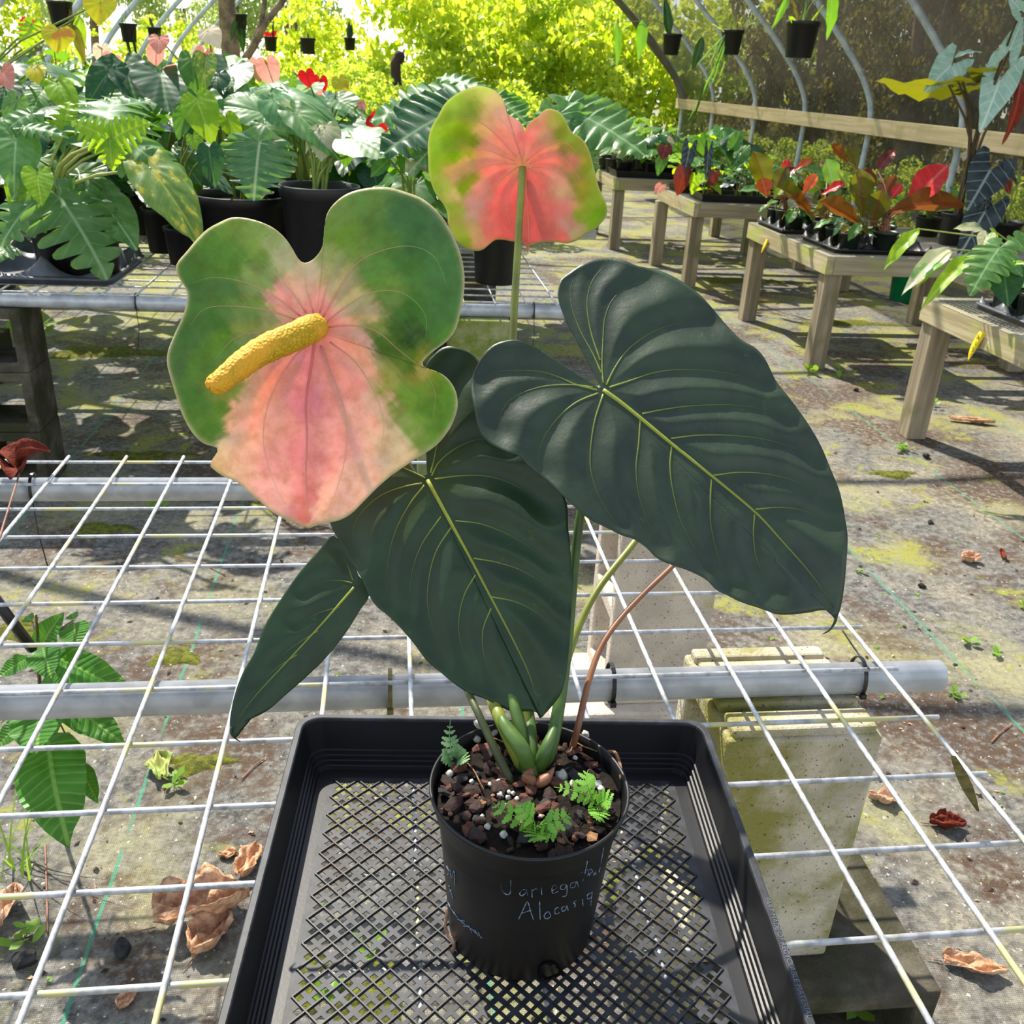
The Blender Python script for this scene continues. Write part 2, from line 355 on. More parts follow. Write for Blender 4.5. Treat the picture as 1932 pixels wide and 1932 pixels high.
# ------------------------------------------------------------------ concrete blocks
def cmu(name, centre, sx, sy, sz, core, mat, label, cores=2):
    """hollow concrete block; core = axis the two hollow cells run along, cells stacked along the longest other axis"""
    S3 = [sx, sy, sz]; ax = 'xyz'.index(core); oth = [i for i in range(3) if i != ax]
    la = max(oth, key=lambda i: S3[i]); sa = [i for i in oth if i != la][0]
    L, W, D = S3[la], S3[sa], S3[ax]; t = .032
    ce = []
    cl = (L-t*(cores+1))/cores
    for k in range(cores): ce.append((-L/2+t+k*(cl+t), -L/2+t+k*(cl+t)+cl))
    brk = sorted({-L/2, L/2, *[c for q in ce for c in q]}); wb = [-W/2, -W/2+t, W/2-t, W/2]
    vv, ff = [], []; idx = {}
    def vid(l, w_, d):
        key = (round(l, 5), round(w_, 5), round(d, 5))
        if key not in idx:
            p = [0, 0, 0]; p[la] = l; p[sa] = w_; p[ax] = d; idx[key] = len(vv); vv.append((p[0]+centre[0], p[1]+centre[1], p[2]+centre[2]))
        return idx[key]
    hole = lambda i, j: j == 1 and any(abs(brk[i]-a) < 1e-6 for a, b in ce)
    ni, nj = len(brk)-1, 3
    for i in range(ni):
        for j in range(nj):
            if hole(i, j): continue
            l0, l1, w0, w1 = brk[i], brk[i+1], wb[j], wb[j+1]
            for d in (-D/2, D/2): ff.append((vid(l0, w0, d), vid(l1, w0, d), vid(l1, w1, d), vid(l0, w1, d)))
            for di, dj, e in ((-1, 0, ((l0, w0), (l0, w1))), (1, 0, ((l1, w0), (l1, w1))), (0, -1, ((l0, w0), (l1, w0))), (0, 1, ((l0, w1), (l1, w1)))):
                i2, j2 = i+di, j+dj
                if i2 < 0 or i2 >= ni or j2 < 0 or j2 >= nj or hole(i2, j2):
                    (a, b), (c, d_) = e; ff.append((vid(a, b, -D/2), vid(c, d_, -D/2), vid(c, d_, D/2), vid(a, b, D/2)))
    o = mk(name, vv, ff, mat, smooth=False)
    import bmesh
    bm = bmesh.new(); bm.from_mesh(o.data); bmesh.ops.recalc_face_normals(bm, faces=bm.faces); bm.to_mesh(o.data); bm.free()
    bevel(o, .005, 2); origin_to(o, (centre[0], centre[1], centre[2]-sz/2)); tag(o, label, 'concrete block', 'concrete blocks holding up the benches'); return o
def end_ribs(o, x0, x1, ys_, z):
    for a, b in ys_: bevel(mk('end_rib', *box(x0, x1, a, b, z-.003, z+.012), o.data.materials[0], o, smooth=False), .004)
PIPE_R = .021; PZ = TOP-.003-PIPE_R
BT = PZ-PIPE_R-.0122                      # block tops
b1 = cmu('concrete_block', (1.0, .437, .2+(BT-.2)/2), .205, .195, BT-.2, 'x', M['block'], 'mossy concrete block standing upright under the front pipe beside the black tray')
end_ribs(b1, .905, 1.095, ((.345, .385), (.398, .445), (.462, .497), (.506, .53)), BT)
cmu('concrete_block', (1.045, .40, .1), .40, .26, .2, 'y', M['block_dark'], 'dark concrete block lying under the upright mossy block')
b2 = cmu('concrete_block', (1.0, 1.035, .2+(BT-.2)/2), .195, .19, BT-.2, 'x', M['block_pale'], 'pale concrete block standing upright behind the large right leaf')
end_ribs(b2, .905, 1.095, ((.945, .985), (1.0, 1.05), (1.075, 1.12)), BT)
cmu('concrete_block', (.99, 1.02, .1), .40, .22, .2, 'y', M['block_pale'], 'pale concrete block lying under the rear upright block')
# ------------------------------------------------------------------ wire benches
def bench(label, plabel, x0, x1, y0, y1, xs_, ys_, pipes, px0, px1, plabels, ties):
    root = empty('wire_panel', ((x0+x1)/2, (y0+y1)/2, TOP), label, 'wire mesh')
    for x in xs_:
        v, f = tube([(x, y0, TOP+.0028), (x, (y0+y1)/2, TOP+.0028), (x, y1, TOP+.0028)], .0029, 8); mk('wire', v, f, M['wire'], root)
    for y in ys_:
        v, f = tube([(x0, y, TOP-.0024), ((x0+x1)/2, y, TOP-.0024), (x1, y, TOP-.0024)], .0029, 8); mk('wire', v, f, M['wire'], root)
    for yy, pl in zip(pipes, plabels):
        n = 16; a = np.arange(n)*2*math.pi/n; vv = []; z = TOP-.0054-PIPE_R
        for x, r in ((px0, PIPE_R), (px1, PIPE_R), (px1, PIPE_R-.003), (px1-.06, PIPE_R-.003)):
            vv += [(x, yy+r*math.cos(q), z+r*math.sin(q)) for q in a]
        ff = [(k*n+j, k*n+(j+1) % n, (k+1)*n+(j+1) % n, (k+1)*n+j) for k in range(3) for j in range(n)]+[tuple(range(n)), tuple(3*n+j for j in range(n-1, -1, -1))]
        o = mk('bench_pipe', vv, ff, M['pipe']); origin_to(o, ((px0+px1)/2, yy, z-PIPE_R)); tag(o, pl, 'pipe')
    return root
P4 = .1016
bench('galvanised wire grid bench top under the black tray', '', -.62, 11.24*P4, -.62, 11.15*P4, [P4*i for i in range(-6, 12)], [P4*j for j in range(-6, 12)],
      (.422, 1.049), -.62, 1.215, ('thick galvanised pipe under the wire grid just behind the black tray', 'galvanised pipe under the far edge of the front wire grid'), None)
def zip_tie(x, yy, mat, label, tail=None):
    z = TOP-.0054-PIPE_R; a = np.linspace(-math.pi*.5, math.pi*1.42, 26)
    ro, hw, th = PIPE_R+.0014, .0026, .0012
    v, f = [], []
    for k, q in enumerate(a):
        for dx, dr in ((-hw, 0), (hw, 0), (hw, th), (-hw, th)):
            r = ro+dr
            up = .0075*max(0, math.sin(q))
            v.append((x+dx, yy+r*math.cos(q), z+r*math.sin(q)+up))
    for k in range(len(a)-1):
        for j in range(4): f.append((k*4+j, k*4+(j+1) % 4, (k+1)*4+(j+1) % 4, (k+1)*4+j))
    f += [(0, 1, 2, 3), tuple(len(v)-4+j for j in (3, 2, 1, 0))]
    o = empty('zip_tie', (x, yy, z-PIPE_R), label, 'zip tie', 'zip ties on the bench pipes')
    mk('strap', v, f, mat, o, smooth=False)
    bevel(mk('head', *box(x-.004, x+.004, yy-.004-ro, yy+.003-ro, z-ro*.75, z-ro*.75+.007), mat, o, smooth=False), .001)
    if tail:
        v, f = tube(tail, .0012, 5); mk('tail', v, f, mat, o)
p = Pz(736, 1300, TOP); zip_tie(p[0], .422, M['tie_olive'], 'algae stained zip tie on the front pipe left of the pot')
p = Pz(1166, 1290, TOP); zip_tie(p[0], .422, M['tie_black'], 'black zip tie on the front pipe just right of the stems')
p = Pz(1655, 1285, TOP); zip_tie(p[0], .422, M['tie_black'], 'black zip tie near the right end of the front pipe', [Pz(1640, 1262, TOP+.004), Pz(1610, 1220, TOP-.03), Pz(1590, 1190, TOP-.03)])
p = Pz(58, 925, TOP-.02); zip_tie(p[0], 1.049, M['tie_black'], 'black zip tie with a long hanging tail on the far pipe', [(p[0], 1.03, TOP-.04), (p[0]+.004, 1.02, TOP-.10), (p[0]+.012, 1.015, TOP-.17)])
RY0 = 2.47
bench('galvanised wire grid bench top in the rear carrying potted plants', '', -1.75, 1.05, RY0, 3.86, [P4*i-1.72 for i in range(0, 28)], [RY0+.04+P4*j for j in range(0, 14)],
      (RY0+.03, 3.7), -1.75, 1.06, ('galvanised pipe under the front edge of the rear wire bench', 'galvanised pipe under the back edge of the rear wire bench'), None)
for px, lab in ((257, 'black zip tie hanging from the rear bench left of the large flower'), (1008, 'black zip tie hanging from the rear bench right end')):
    p = Py(px, 570, RY0+.02); zip_tie(p[0], RY0+.03, M['tie_black'], lab, [(p[0], RY0+.01, TOP-.04), (p[0]+.004, RY0, TOP-.10), (p[0]-.006, RY0-.005, TOP-.17)])
x0 = Py(850, 600, RY0)[0]; x1 = Py(962, 600, RY0)[0]
cmu('concrete_block', ((x0+x1)/2, RY0+.07, .2+(BT+.009-.2)/2), x1-x0, .19, BT+.009-.2, 'x', M['block_green'], 'green algae covered concrete block under the rear bench')
cmu('concrete_block', ((x0+x1)/2, RY0+.07, .1), .40, .20, .2, 'y', M['block_green'], 'green concrete block lying on the ground under the rear bench')
xr = Py(46, 640, RY0)[0]
for k, lab in enumerate(('lowest dark concrete block of the stack under the rear bench, far left', 'middle concrete block with a hollow cell, far left under the rear bench', 'topmost concrete block of the stack under the rear bench, far left')):
    h = (BT+.009)/3
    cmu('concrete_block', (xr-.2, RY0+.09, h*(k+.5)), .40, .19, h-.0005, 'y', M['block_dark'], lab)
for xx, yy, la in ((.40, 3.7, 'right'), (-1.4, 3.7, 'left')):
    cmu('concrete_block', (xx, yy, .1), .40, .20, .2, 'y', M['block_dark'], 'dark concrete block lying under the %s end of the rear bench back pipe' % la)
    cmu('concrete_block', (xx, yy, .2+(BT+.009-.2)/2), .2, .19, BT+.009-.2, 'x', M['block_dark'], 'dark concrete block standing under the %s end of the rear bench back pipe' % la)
# ------------------------------------------------------------------ wooden benches on the right
TZ = .585
def table(label, x0, x1, y0, y1, legs):
    t = empty('potting_bench', ((x0+x1)/2, (y0+y1)/2, 0), label, 'bench', 'wooden benches along the right')
    h = .092; b = .04
    for a, c in ((x0, x0+b), (x1-b, x1)): bevel(mk('side_rail', *box(a, c, y0, y1, TZ-h, TZ), M['woody'], t, smooth=False), .003)
    for a, c in ((y0, y0+b), (y1-b, y1)): bevel(mk('end_rail', *box(x0+b+.001, x1-b-.001, a, c, TZ-h, TZ), M['woodx'], t, smooth=False), .003)
    for lx, ly in legs: bevel(mk('leg', *box(lx-.044, lx+.044, ly-.044, ly+.044, 0, TZ-h+.001), M['woodz'], t, smooth=False), .004)
    for k in range(1, 4):
        yy = y0+(y1-y0)*k/4; mk('slat', *box(x0+b, x1-b, yy-.018, yy+.018, TZ-.04, TZ-.006), M['woodx'], t, smooth=False)
    mb = MB(); st = .0254
    for k in range(int((x1-x0)/st)+1): mb.add(*box(x0+k*st-.0007, x0+k*st+.0007, y0+.002, y1-.002, TZ, TZ+.0014))
    for k in range(int((y1-y0)/st)+1): mb.add(*box(x0+.002, x1-.002, y0+k*st-.0007, y0+k*st+.0007, TZ+.0010, TZ+.0024))
    tag(mb.build('wire_mesh', M['galv'], t, False), kind='stuff')
    return t
TX = 2.645
table('nearest weathered timber bench carrying the variegated philodendrons', TX, TX+1.25, 1.95, 3.07, [(TX+.06, 3.02), (TX+1.19, 3.02), (TX+.06, 2.0), (TX+1.19, 2.0)])
table('weathered timber bench carrying the red leaved philodendrons', TX, TX+1.25, 4.0, 5.16, [(TX+.06, 4.06), (TX+.06, 5.1), (TX+1.19, 4.06), (TX+1.19, 5.1)])
table('timber bench carrying seedling trays behind the red leaved bench', TX-.08, TX+1.2, 6.02, 7.0, [(TX-.03, 6.1), (TX-.12+.06, 6.92), (TX+1.14, 6.1), (TX+1.14, 6.92)])
table('farthest timber bench carrying leafy green plants', TX-.3, TX+1.0, 7.56, 8.6, [(TX-.25, 7.62), (TX-.25, 8.54), (TX+.95, 7.62), (TX+.95, 8.54)])
def yellow_tag(px, py0, py1, yy, label, txt=None):
    a, b = Py(px[0], py0, yy), Py(px[1], py1, yy); t = np.linspace(0, 1, 7); v, f = [], []
    xx = TX-.003
    for k in t:
        z = a[2]*(1-k)+b[2]*k; wd = .020*(1-k**4*.9); y_ = a[1]+.02*math.sin(k*2.4)
        x_ = xx-.003-.02*k*k
        v += [(x_, y_-wd, z), (x_, y_+wd, z), (x_+.001, y_+wd, z), (x_+.001, y_-wd, z)]
    for k in range(6):
        for j in range(4): f.append((k*4+j, k*4+(j+1) % 4, k*4+4+(j+1) % 4, k*4+4+j))
    o = mk('plant_tag', v, f, M['yellowtag']); c = np.array(v).mean(0); origin_to(o, (c[0], c[1], min(q[2] for q in v)))
    tag(o, label, 'tag', 'yellow tags on the benches')
    if txt:
        for k, ch in enumerate(txt):
            z = a[2]+(b[2]-a[2])*(.2+.22*k)
            Mx = Matrix.Translation((xx-.005-.02*(.2+.22*k)**2, a[1]+.016, z)) @ Matrix.Rotation(math.radians(-90), 4, 'Z') @ Matrix.Rotation(math.radians(90), 4, 'X')
            text_mesh('lettering', ch, .028, .0002, M['ink'], Mx, o)
yy = 2.62; yellow_tag((1895, 1893), 628, 682, yy, 'yellow tag marked A15 hanging on the nearest bench', 'A15')
yellow_tag((1450, 1447), 452, 478, 4.8, 'plain yellow tag hanging on the red plant bench side'); yellow_tag((1243, 1243), 376, 398, 6.75, 'plain yellow tag hanging on the seedling bench side')
# green bucket under the red-plant bench
def rim_pot(c, r, h, rb=None):
    rb = rb or r*.8
    return lathe([(rb*.3, .001), (rb, .001), (rb+.002, .004), (r-.004, h*.86), (r, h*.87), (r+.003, h*.985), (r+.001, h), (r-.003, h), (r-.006, h*.9), (rb-.003, .004), (0.0005, .004)], c, 36)
bk = empty('bucket', (4.16, 5.8, 0), 'green plastic bucket on the ground beyond the red plant bench', 'bucket')
mk('body', *lathe([(.01, .002), (.125, .002), (.13, .006), (.145, .2), (.15, .2), (.15, .212), (.146, .212), (.147, .235), (.152, .235), (.152, .25), (.147, .25), (.14, .2), (.122, .01), (.001, .01)], (4.16, 5.8, 0), 40), M['bucket'], bk)
# ------------------------------------------------------------------ black mesh tray
TC = np.array([.588, .036]); TA = math.radians(4.3); FZ = TOP+.0060
TS = .946
def T2(x, y, z):
    x *= TS; y *= TS
    return (TC[0]+x*math.cos(TA)+y*math.sin(TA), TC[1]-x*math.sin(TA)+y*math.cos(TA), z)
tray = empty('nursery_tray', (TC[0], TC[1], FZ), 'square black plastic mesh tray holding the flowering pot', 'tray')
def rrect(a, rc, n=7):
    o = []
    for cx, cy, s in ((1, 1, 0), (-1, 1, 1), (-1, -1, 2), (1, -1, 3)):
        for k in range(n):
            q = math.pi/2*(s+k/(n-1)); o.append((cx*(a-rc)+rc*math.cos(q), cy*(a-rc)+rc*math.sin(q)))
    return o
def sweep(prof, name, mat):
    v, f = [], []; m_ = 0
    for a, z in prof:
        r = rrect(a, max(.010, .021-(.2265-a)*.35)); m_ = len(r); v += [T2(x, y, FZ+z) for x, y in r]
    for k in range(len(prof)-1):
        for j in range(m_):
            j2 = (j+1) % m_; f.append((k*m_+j, k*m_+j2, (k+1)*m_+j2, (k+1)*m_+j))
    return mk(name, v, f, mat, tray, smooth=False)
sweep([(.1905, .0012), (.2035, .0014), (.2045, .0050), (.2065, .0056), (.2072, .0098), (.2090, .0104), (.2097, .0146), (.2114, .0152), (.2122, .0196), (.2138, .0204), (.2196, .0525)], 'side_wall', M['tray'])
rim_o = sweep([(.2196, .0525), (.2202, .0548), (.2212, .0556), (.2262, .0556), (.2272, .0546), (.2276, .0490), (.2268, .0490), (.2262, .0536), (.2215, .0534), (.2150, .0196), (.2055, 0.0), (.1905, 0.0)], 'rim', M['traydust'])
# perforated floor: holes grouped in fours around each crossing of the main ribs, ribs at half pitch
LP = .0188; h0, h1 = .0013, .0072; A0 = .1955
def UV(u, v): return ((u-v)*math.sqrt(.5), (u+v)*math.sqrt(.5))
nb = int(.29/LP)+1; br = []
for k in range(-nb, nb+1): br += [(k*LP-h0, 's'), (k*LP+h0, 'h'), (k*LP+h1, 's'), ((k+1)*LP-h1, 'h')]
us = [b for b, _ in br]; ty = [t for _, t in br]
v, f = [], []; idx = {}
def vid(i, j, z):
    k = (i, j, z)
    if k not in idx:
        x, y = UV(us[i], us[j]); idx[k] = len(v); v.append(T2(x, y, FZ+z))
    return idx[k]
for i in range(len(us)-1):
    for j in range(len(us)-1):
        cx, cy = UV((us[i]+us[i+1])/2, (us[j]+us[j+1])/2)
        if abs(cx) > A0 or abs(cy) > A0: continue
        hole = ty[i] == 'h' and ty[j] == 'h' and abs(cx) < .186 and abs(cy) < .186
        if hole:
            q = [(i, j), (i+1, j), (i+1, j+1), (i, j+1)]
            for a in range(4):
                b = (a+1) % 4; f.append((vid(*q[a], .0012), vid(*q[b], .0012), vid(*q[b], .0001), vid(*q[a], .0001)))
        else:
            f.append((vid(i, j, .0012), vid(i+1, j, .0012), vid(i+1, j+1, .0012), vid(i, j+1, .0012)))
tag(mk('perforated_floor', v, f, M['traydust'], tray, smooth=False), kind='stuff')
mb = MB()
def bar(u0, v0, u1, v1, wd, ht):
    a, b = np.array(UV(u0, v0)), np.array(UV(u1, v1)); d = (b-a)/np.linalg.norm(b-a); n_ = np.array([-d[1], d[0]])*wd/2
    c = [a-n_, b-n_, b+n_, a+n_]; m_ = n_*.55
    c2 = [a-m_, b-m_, b+m_, a+m_]
    vv = [T2(p[0], p[1], FZ+.0011) for p in c]+[T2(p[0], p[1], FZ+ht) for p in c2]
    mb.add(vv, [(4, 5, 6, 7), (0, 1, 5, 4), (1, 2, 6, 5), (2, 3, 7, 6), (3, 0, 4, 7)])
Ain = .1925*math.sqrt(2)
for k in range(-nb, nb+1):
    u = k*LP; L = Ain-abs(u)
    if L < .005: continue
    L = math.floor(L/LP)*LP
    bar(u, -L, u, L, .0023, .0030); bar(-L, u, L, u, .0023, .0028)
tag(mb.build('floor_ribs', M['trayrib'], tray, False), kind='stuff')
Mx = Matrix.Translation(V(T2(.2238, -.085, FZ+.0558))) @ Matrix.Rotation(-TA, 4, 'Z') @ Matrix.Rotation(math.radians(-90), 4, 'Z')
M['emboss'] = simple('embossed_plastic', srgb(96,98,108), srgb(80,82,90), 60, .5)
text_mesh('embossed_lettering', 'PART MADE OF RECYCLABLE MATERIAL', .0062, .00015, M['emboss'], Mx, rim_o)

# ------------------------------------------------------------------ the flowering plant
PC = np.array([.5955, .031]); PB = FZ+.003; PH = .1545; PR = .0786
hero = empty('potted_anthurium', (PC[0], PC[1], PB), 'large green and pink flowered anthurium with dark heart leaves in a black pot', 'potted plant')
pc = (PC[0], PC[1], PB)
prof = [(.0005, .0), (.050, .0), (.058, .0015), (.0605, .005), (.0705, PH*.80), (.0708, PH*.815), (.0724, PH*.82), (.0728, PH*.855), (.0740, PH*.86), (.0762, PH*.955), (.0776, PH*.965), (.0790, PH*.985), (.0788, PH*.997), (.0778, PH), (.0764, PH*.995), (.0752, PH*.95), (.0715, PH*.84), (.0695, PH*.7)]
prof = [(r*1.015, z) for r, z in prof]
pot = mk('pot', *lathe(prof, pc, 96), M['black'], hero)
def on_pot(px, py, out=.0004):
    r = ray(px, py); t = .55
    for _ in range(400):
        p = CAM+r*t; z = p[2]-PB
        rr = np.interp(z, [0, .005, PH*.80, PH*.86, PH], [.0589, .0614, .0716, .0751, .080])+out
        if math.hypot(p[0]-PC[0], p[1]-PC[1]) <= rr: break
        t += .0006
    return p
def K(x, y, ox=740, oy=1300, s=3.219): return (ox+x/s, oy+y/s)
strokes = [  # white paint-pen writing, upper line, lower line, and the scrawl on the left
 [(660,1168),(663,1210),(685,1243),(712,1245),(721,1205),(720,1163)], [(808,1216),(785,1222),(774,1245),(790,1255),(812,1235),(818,1212),(822,1252)], [(848,1215),(850,1265)], [(848,1228),(868,1212),(885,1216)],
 [(905,1203),(908,1250)], [(903,1178),(905,1184)], [(970,1225),(1000,1205),(988,1188),(970,1205),(975,1240),(1008,1228)], [(1055,1183),(1028,1190),(1022,1212),(1045,1215),(1060,1190),(1058,1250),(1030,1262)],
 [(1112,1170),(1085,1180),(1082,1205),(1108,1200),(1120,1168),(1130,1200)], [(1185,1045),(1170,1120),(1155,1170)], [(1140,1118),(1190,1095)], [(1185,1130),(1215,1110),(1205,1092),(1190,1110),(1200,1135)], [(1235,1108),(1222,1130),(1240,1120)], [(1283,965),(1268,1050),(1255,1115)],
 [(768,1398),(800,1330),(822,1292),(840,1350),(858,1402)], [(785,1362),(845,1342)], [(895,1290),(898,1400)], [(945,1350),(922,1375),(935,1395),(962,1380),(950,1352)], [(1010,1325),(990,1335),(990,1365),(1015,1358)], [(1050,1318),(1030,1328),(1035,1350),(1055,1335),(1060,1315),(1068,1345)],
 [(1118,1285),(1100,1295),(1112,1310),(1105,1325)], [(1155,1278),(1158,1318)], [(1210,1235),(1185,1250),(1188,1275),(1210,1260),(1213,1230),(1205,1315)],
 [(330,1075),(345,1110),(335,1130)], [(352,1100),(362,1150),(375,1105),(382,1195)], [(345,1195),(355,1240)], [(355,1220),(372,1280)],
 [(335,1290),(365,1345),(420,1410),(490,1465),(545,1512)], [(395,1400),(440,1410)], [(430,1440),(470,1440)], [(470,1445),(485,1480)], [(500,1460),(520,1500)], [(522,1475),(540,1512)]]
mb = MB()
for s_ in strokes:
    q = [on_pot(*K(x, y), .0003) for x, y in s_]; q = catmull(q, max(5, len(q)*4)); mb.add(*tube(q, .00042, 4))
tag(mb.build('handwriting', M['chalk'], pot), 'white handwriting on the black pot')
# dark patch near the base, painted as the shade in a drain hole
hv = []; n_ = 22
for r_ in (1.0, .82):
    for k in range(n_):
        a = 2*math.pi*k/n_; x, y = 955+72*r_*math.cos(a), 1718+(62 if math.sin(a) < 0 else 45)*r_*math.sin(a); hv.append(on_pot(*K(x, y), .0009 if r_ == 1 else .0002))
hv.append(on_pot(*K(955, 1718), -.0002))
hf = [(k, (k+1) % n_, n_+(k+1) % n_, n_+k) for k in range(n_)]+[(n_+k, n_+(k+1) % n_, 2*n_) for k in range(n_)]
M['hole'] = simple('drain_hole_shade', srgb(30,20,16), srgb(14,10,9), 300, .9, 0, .1)
mk('drain_hole_patch', hv, hf, M['hole'], pot)
SZ = PB+PH-.013
rs = random.Random(5); sv = [(PC[0], PC[1], SZ+.004)]; sf = []; nr, na = 12, 40
for i in range(1, nr+1):
    for j in range(na):
        r = .0742*i/nr; a = 2*math.pi*j/na; sv.append((PC[0]+r*math.cos(a), PC[1]+r*math.sin(a), SZ+.004*(1-(i/nr)**2)+rs.uniform(-.0025, .0025)*(i < nr)))
for j in range(na): sf.append((0, 1+j, 1+(j+1) % na))
for i in range(nr-1):
    for j in range(na): a = 1+i*na; sf.append((a+j, a+na+j, a+na+(j+1) % na, a+(j+1) % na))
soil = mk('soil', sv, sf, M['soil'], hero)
def chunk_mesh(seed, n=1):
    import bmesh
    bm = bmesh.new(); bmesh.ops.create_icosphere(bm, subdivisions=n, radius=.5); r = random.Random(seed)
    for q in bm.verts: q.co *= r.uniform(.72, 1.15)
    me = bpy.data.meshes.new('chunk'); bm.to_mesh(me); bm.free(); me.materials.append(None); return me
CH = [chunk_mesh(k) for k in range(7)]; BALL = chunk_mesh(99, 2)
for q in BALL.polygons: q.use_smooth = True
M['bk1'] = simple('red_brown_bark', srgb(98,62,48), srgb(70,44,35), 200, .85, 0, .3, .6, 500, .001)
M['bk2'] = simple('dark_bark', srgb(58,40,34), srgb(38,27,24), 200, .85, 0, .3, .6, 500, .001)
M['bk3'] = simple('tan_bark', srgb(150,112,76), srgb(110,80,54), 200, .85, 0, .3, .6, 500, .001)
M['bk4'] = simple('charcoal_bit', srgb(30,29,28), srgb(18,18,18), 200, .8)
M['perl'] = simple('perlite', srgb(196,192,180), srgb(160,158,146), 300, .9)
def shared(name, me, parent, MW, mat):
    o = bpy.data.objects.new(name, me); COL.objects.link(o); o.parent = parent
    o.matrix_basis = Matrix.Translation(-wloc(parent)) @ MW if parent is not None else MW
    if mat is not None:
        o.material_slots[0].link = 'OBJECT'; o.material_slots[0].material = mat
    return o
def trs(p, rot, sc): return Matrix.Translation(V(p)) @ rot.to_4x4() @ Matrix.Diagonal((*sc, 1))
from mathutils import Euler
rs = random.Random(11)
for k in range(190):
    r = .071*math.sqrt(rs.random()); a = rs.uniform(0, 6.283); sz = rs.uniform(.006, .0155) if k < 130 else rs.uniform(.004, .008)
    if r+sz*.55 > .0735: r = .0735-sz*.6
    p = (PC[0]+r*math.cos(a), PC[1]+r*math.sin(a), SZ+.004*(1-(r/.0742)**2)+sz*.12+.002)
    mt = rs.choice(['bk1']*4+['bk2']*5+['bk3']+['bk4']*2)
    shared('bark_chip', CH[k % 7], soil, trs(p, Euler((rs.uniform(-.5, .5), rs.uniform(-.5, .5), rs.uniform(0, 6))).to_matrix(), (sz*1.3, sz*.9, sz*.5)), M[mt])
for (x, y, d) in [(940,1478,.008),(925,1480,.005),(945,1500,.0075),(960,1495,.0045),(968,1497,.0045),(958,1505,.005),(975,1508,.005),(890,1475,.005),(1040,1535,.005),(955,1520,.004),(950,1575,.007),(893,1513,.004),(920,1560,.006),(930,1380,.010),(905,1365,.012),(1060,1465,.013),(1080,1480,.008),(1127,1480,.009),(1135,1490,.008),(1105,1385,.008),(900,1395,.008),(870,1430,.007),(848,1460,.007),(1085,1430,.005),(1015,1410,.006),(1020,1540,.004),(910,1540,.004)]:
    p = Pz(x, y, SZ+.006); shared('perlite', BALL, soil, trs(p, Euler((rs.random(), rs.random(), rs.random())).to_matrix(), (d, d*.9, d*.75)), M['perl'])
for q in ([(1075,1420),(1085,1402),(1100,1408),(1120,1415),(1132,1420)], [(882,1440),(895,1455),(905,1475),(913,1490)], [(930,1392),(950,1400),(960,1408)], [(1140,1420),(1160,1420),(1170,1445),(1172,1470)]):
    v, f = tube(catmull([Pz(x, y, SZ+.008+.002*math.sin(i)) for i, (x, y) in enumerate(q)], 14), .0006 if q[0][0] != 1140 else .0016, 5); mk('root', v, f, M['bk3'], soil)
v, f = tube(catmull([on_pot(*K(x, y), .002) for x, y in [(335,1350),(322,1440),(345,1500),(375,1540),(370,1590),(345,1610)]], 18), .0016, 6); mk('root', v, f, M['litter'], pot)

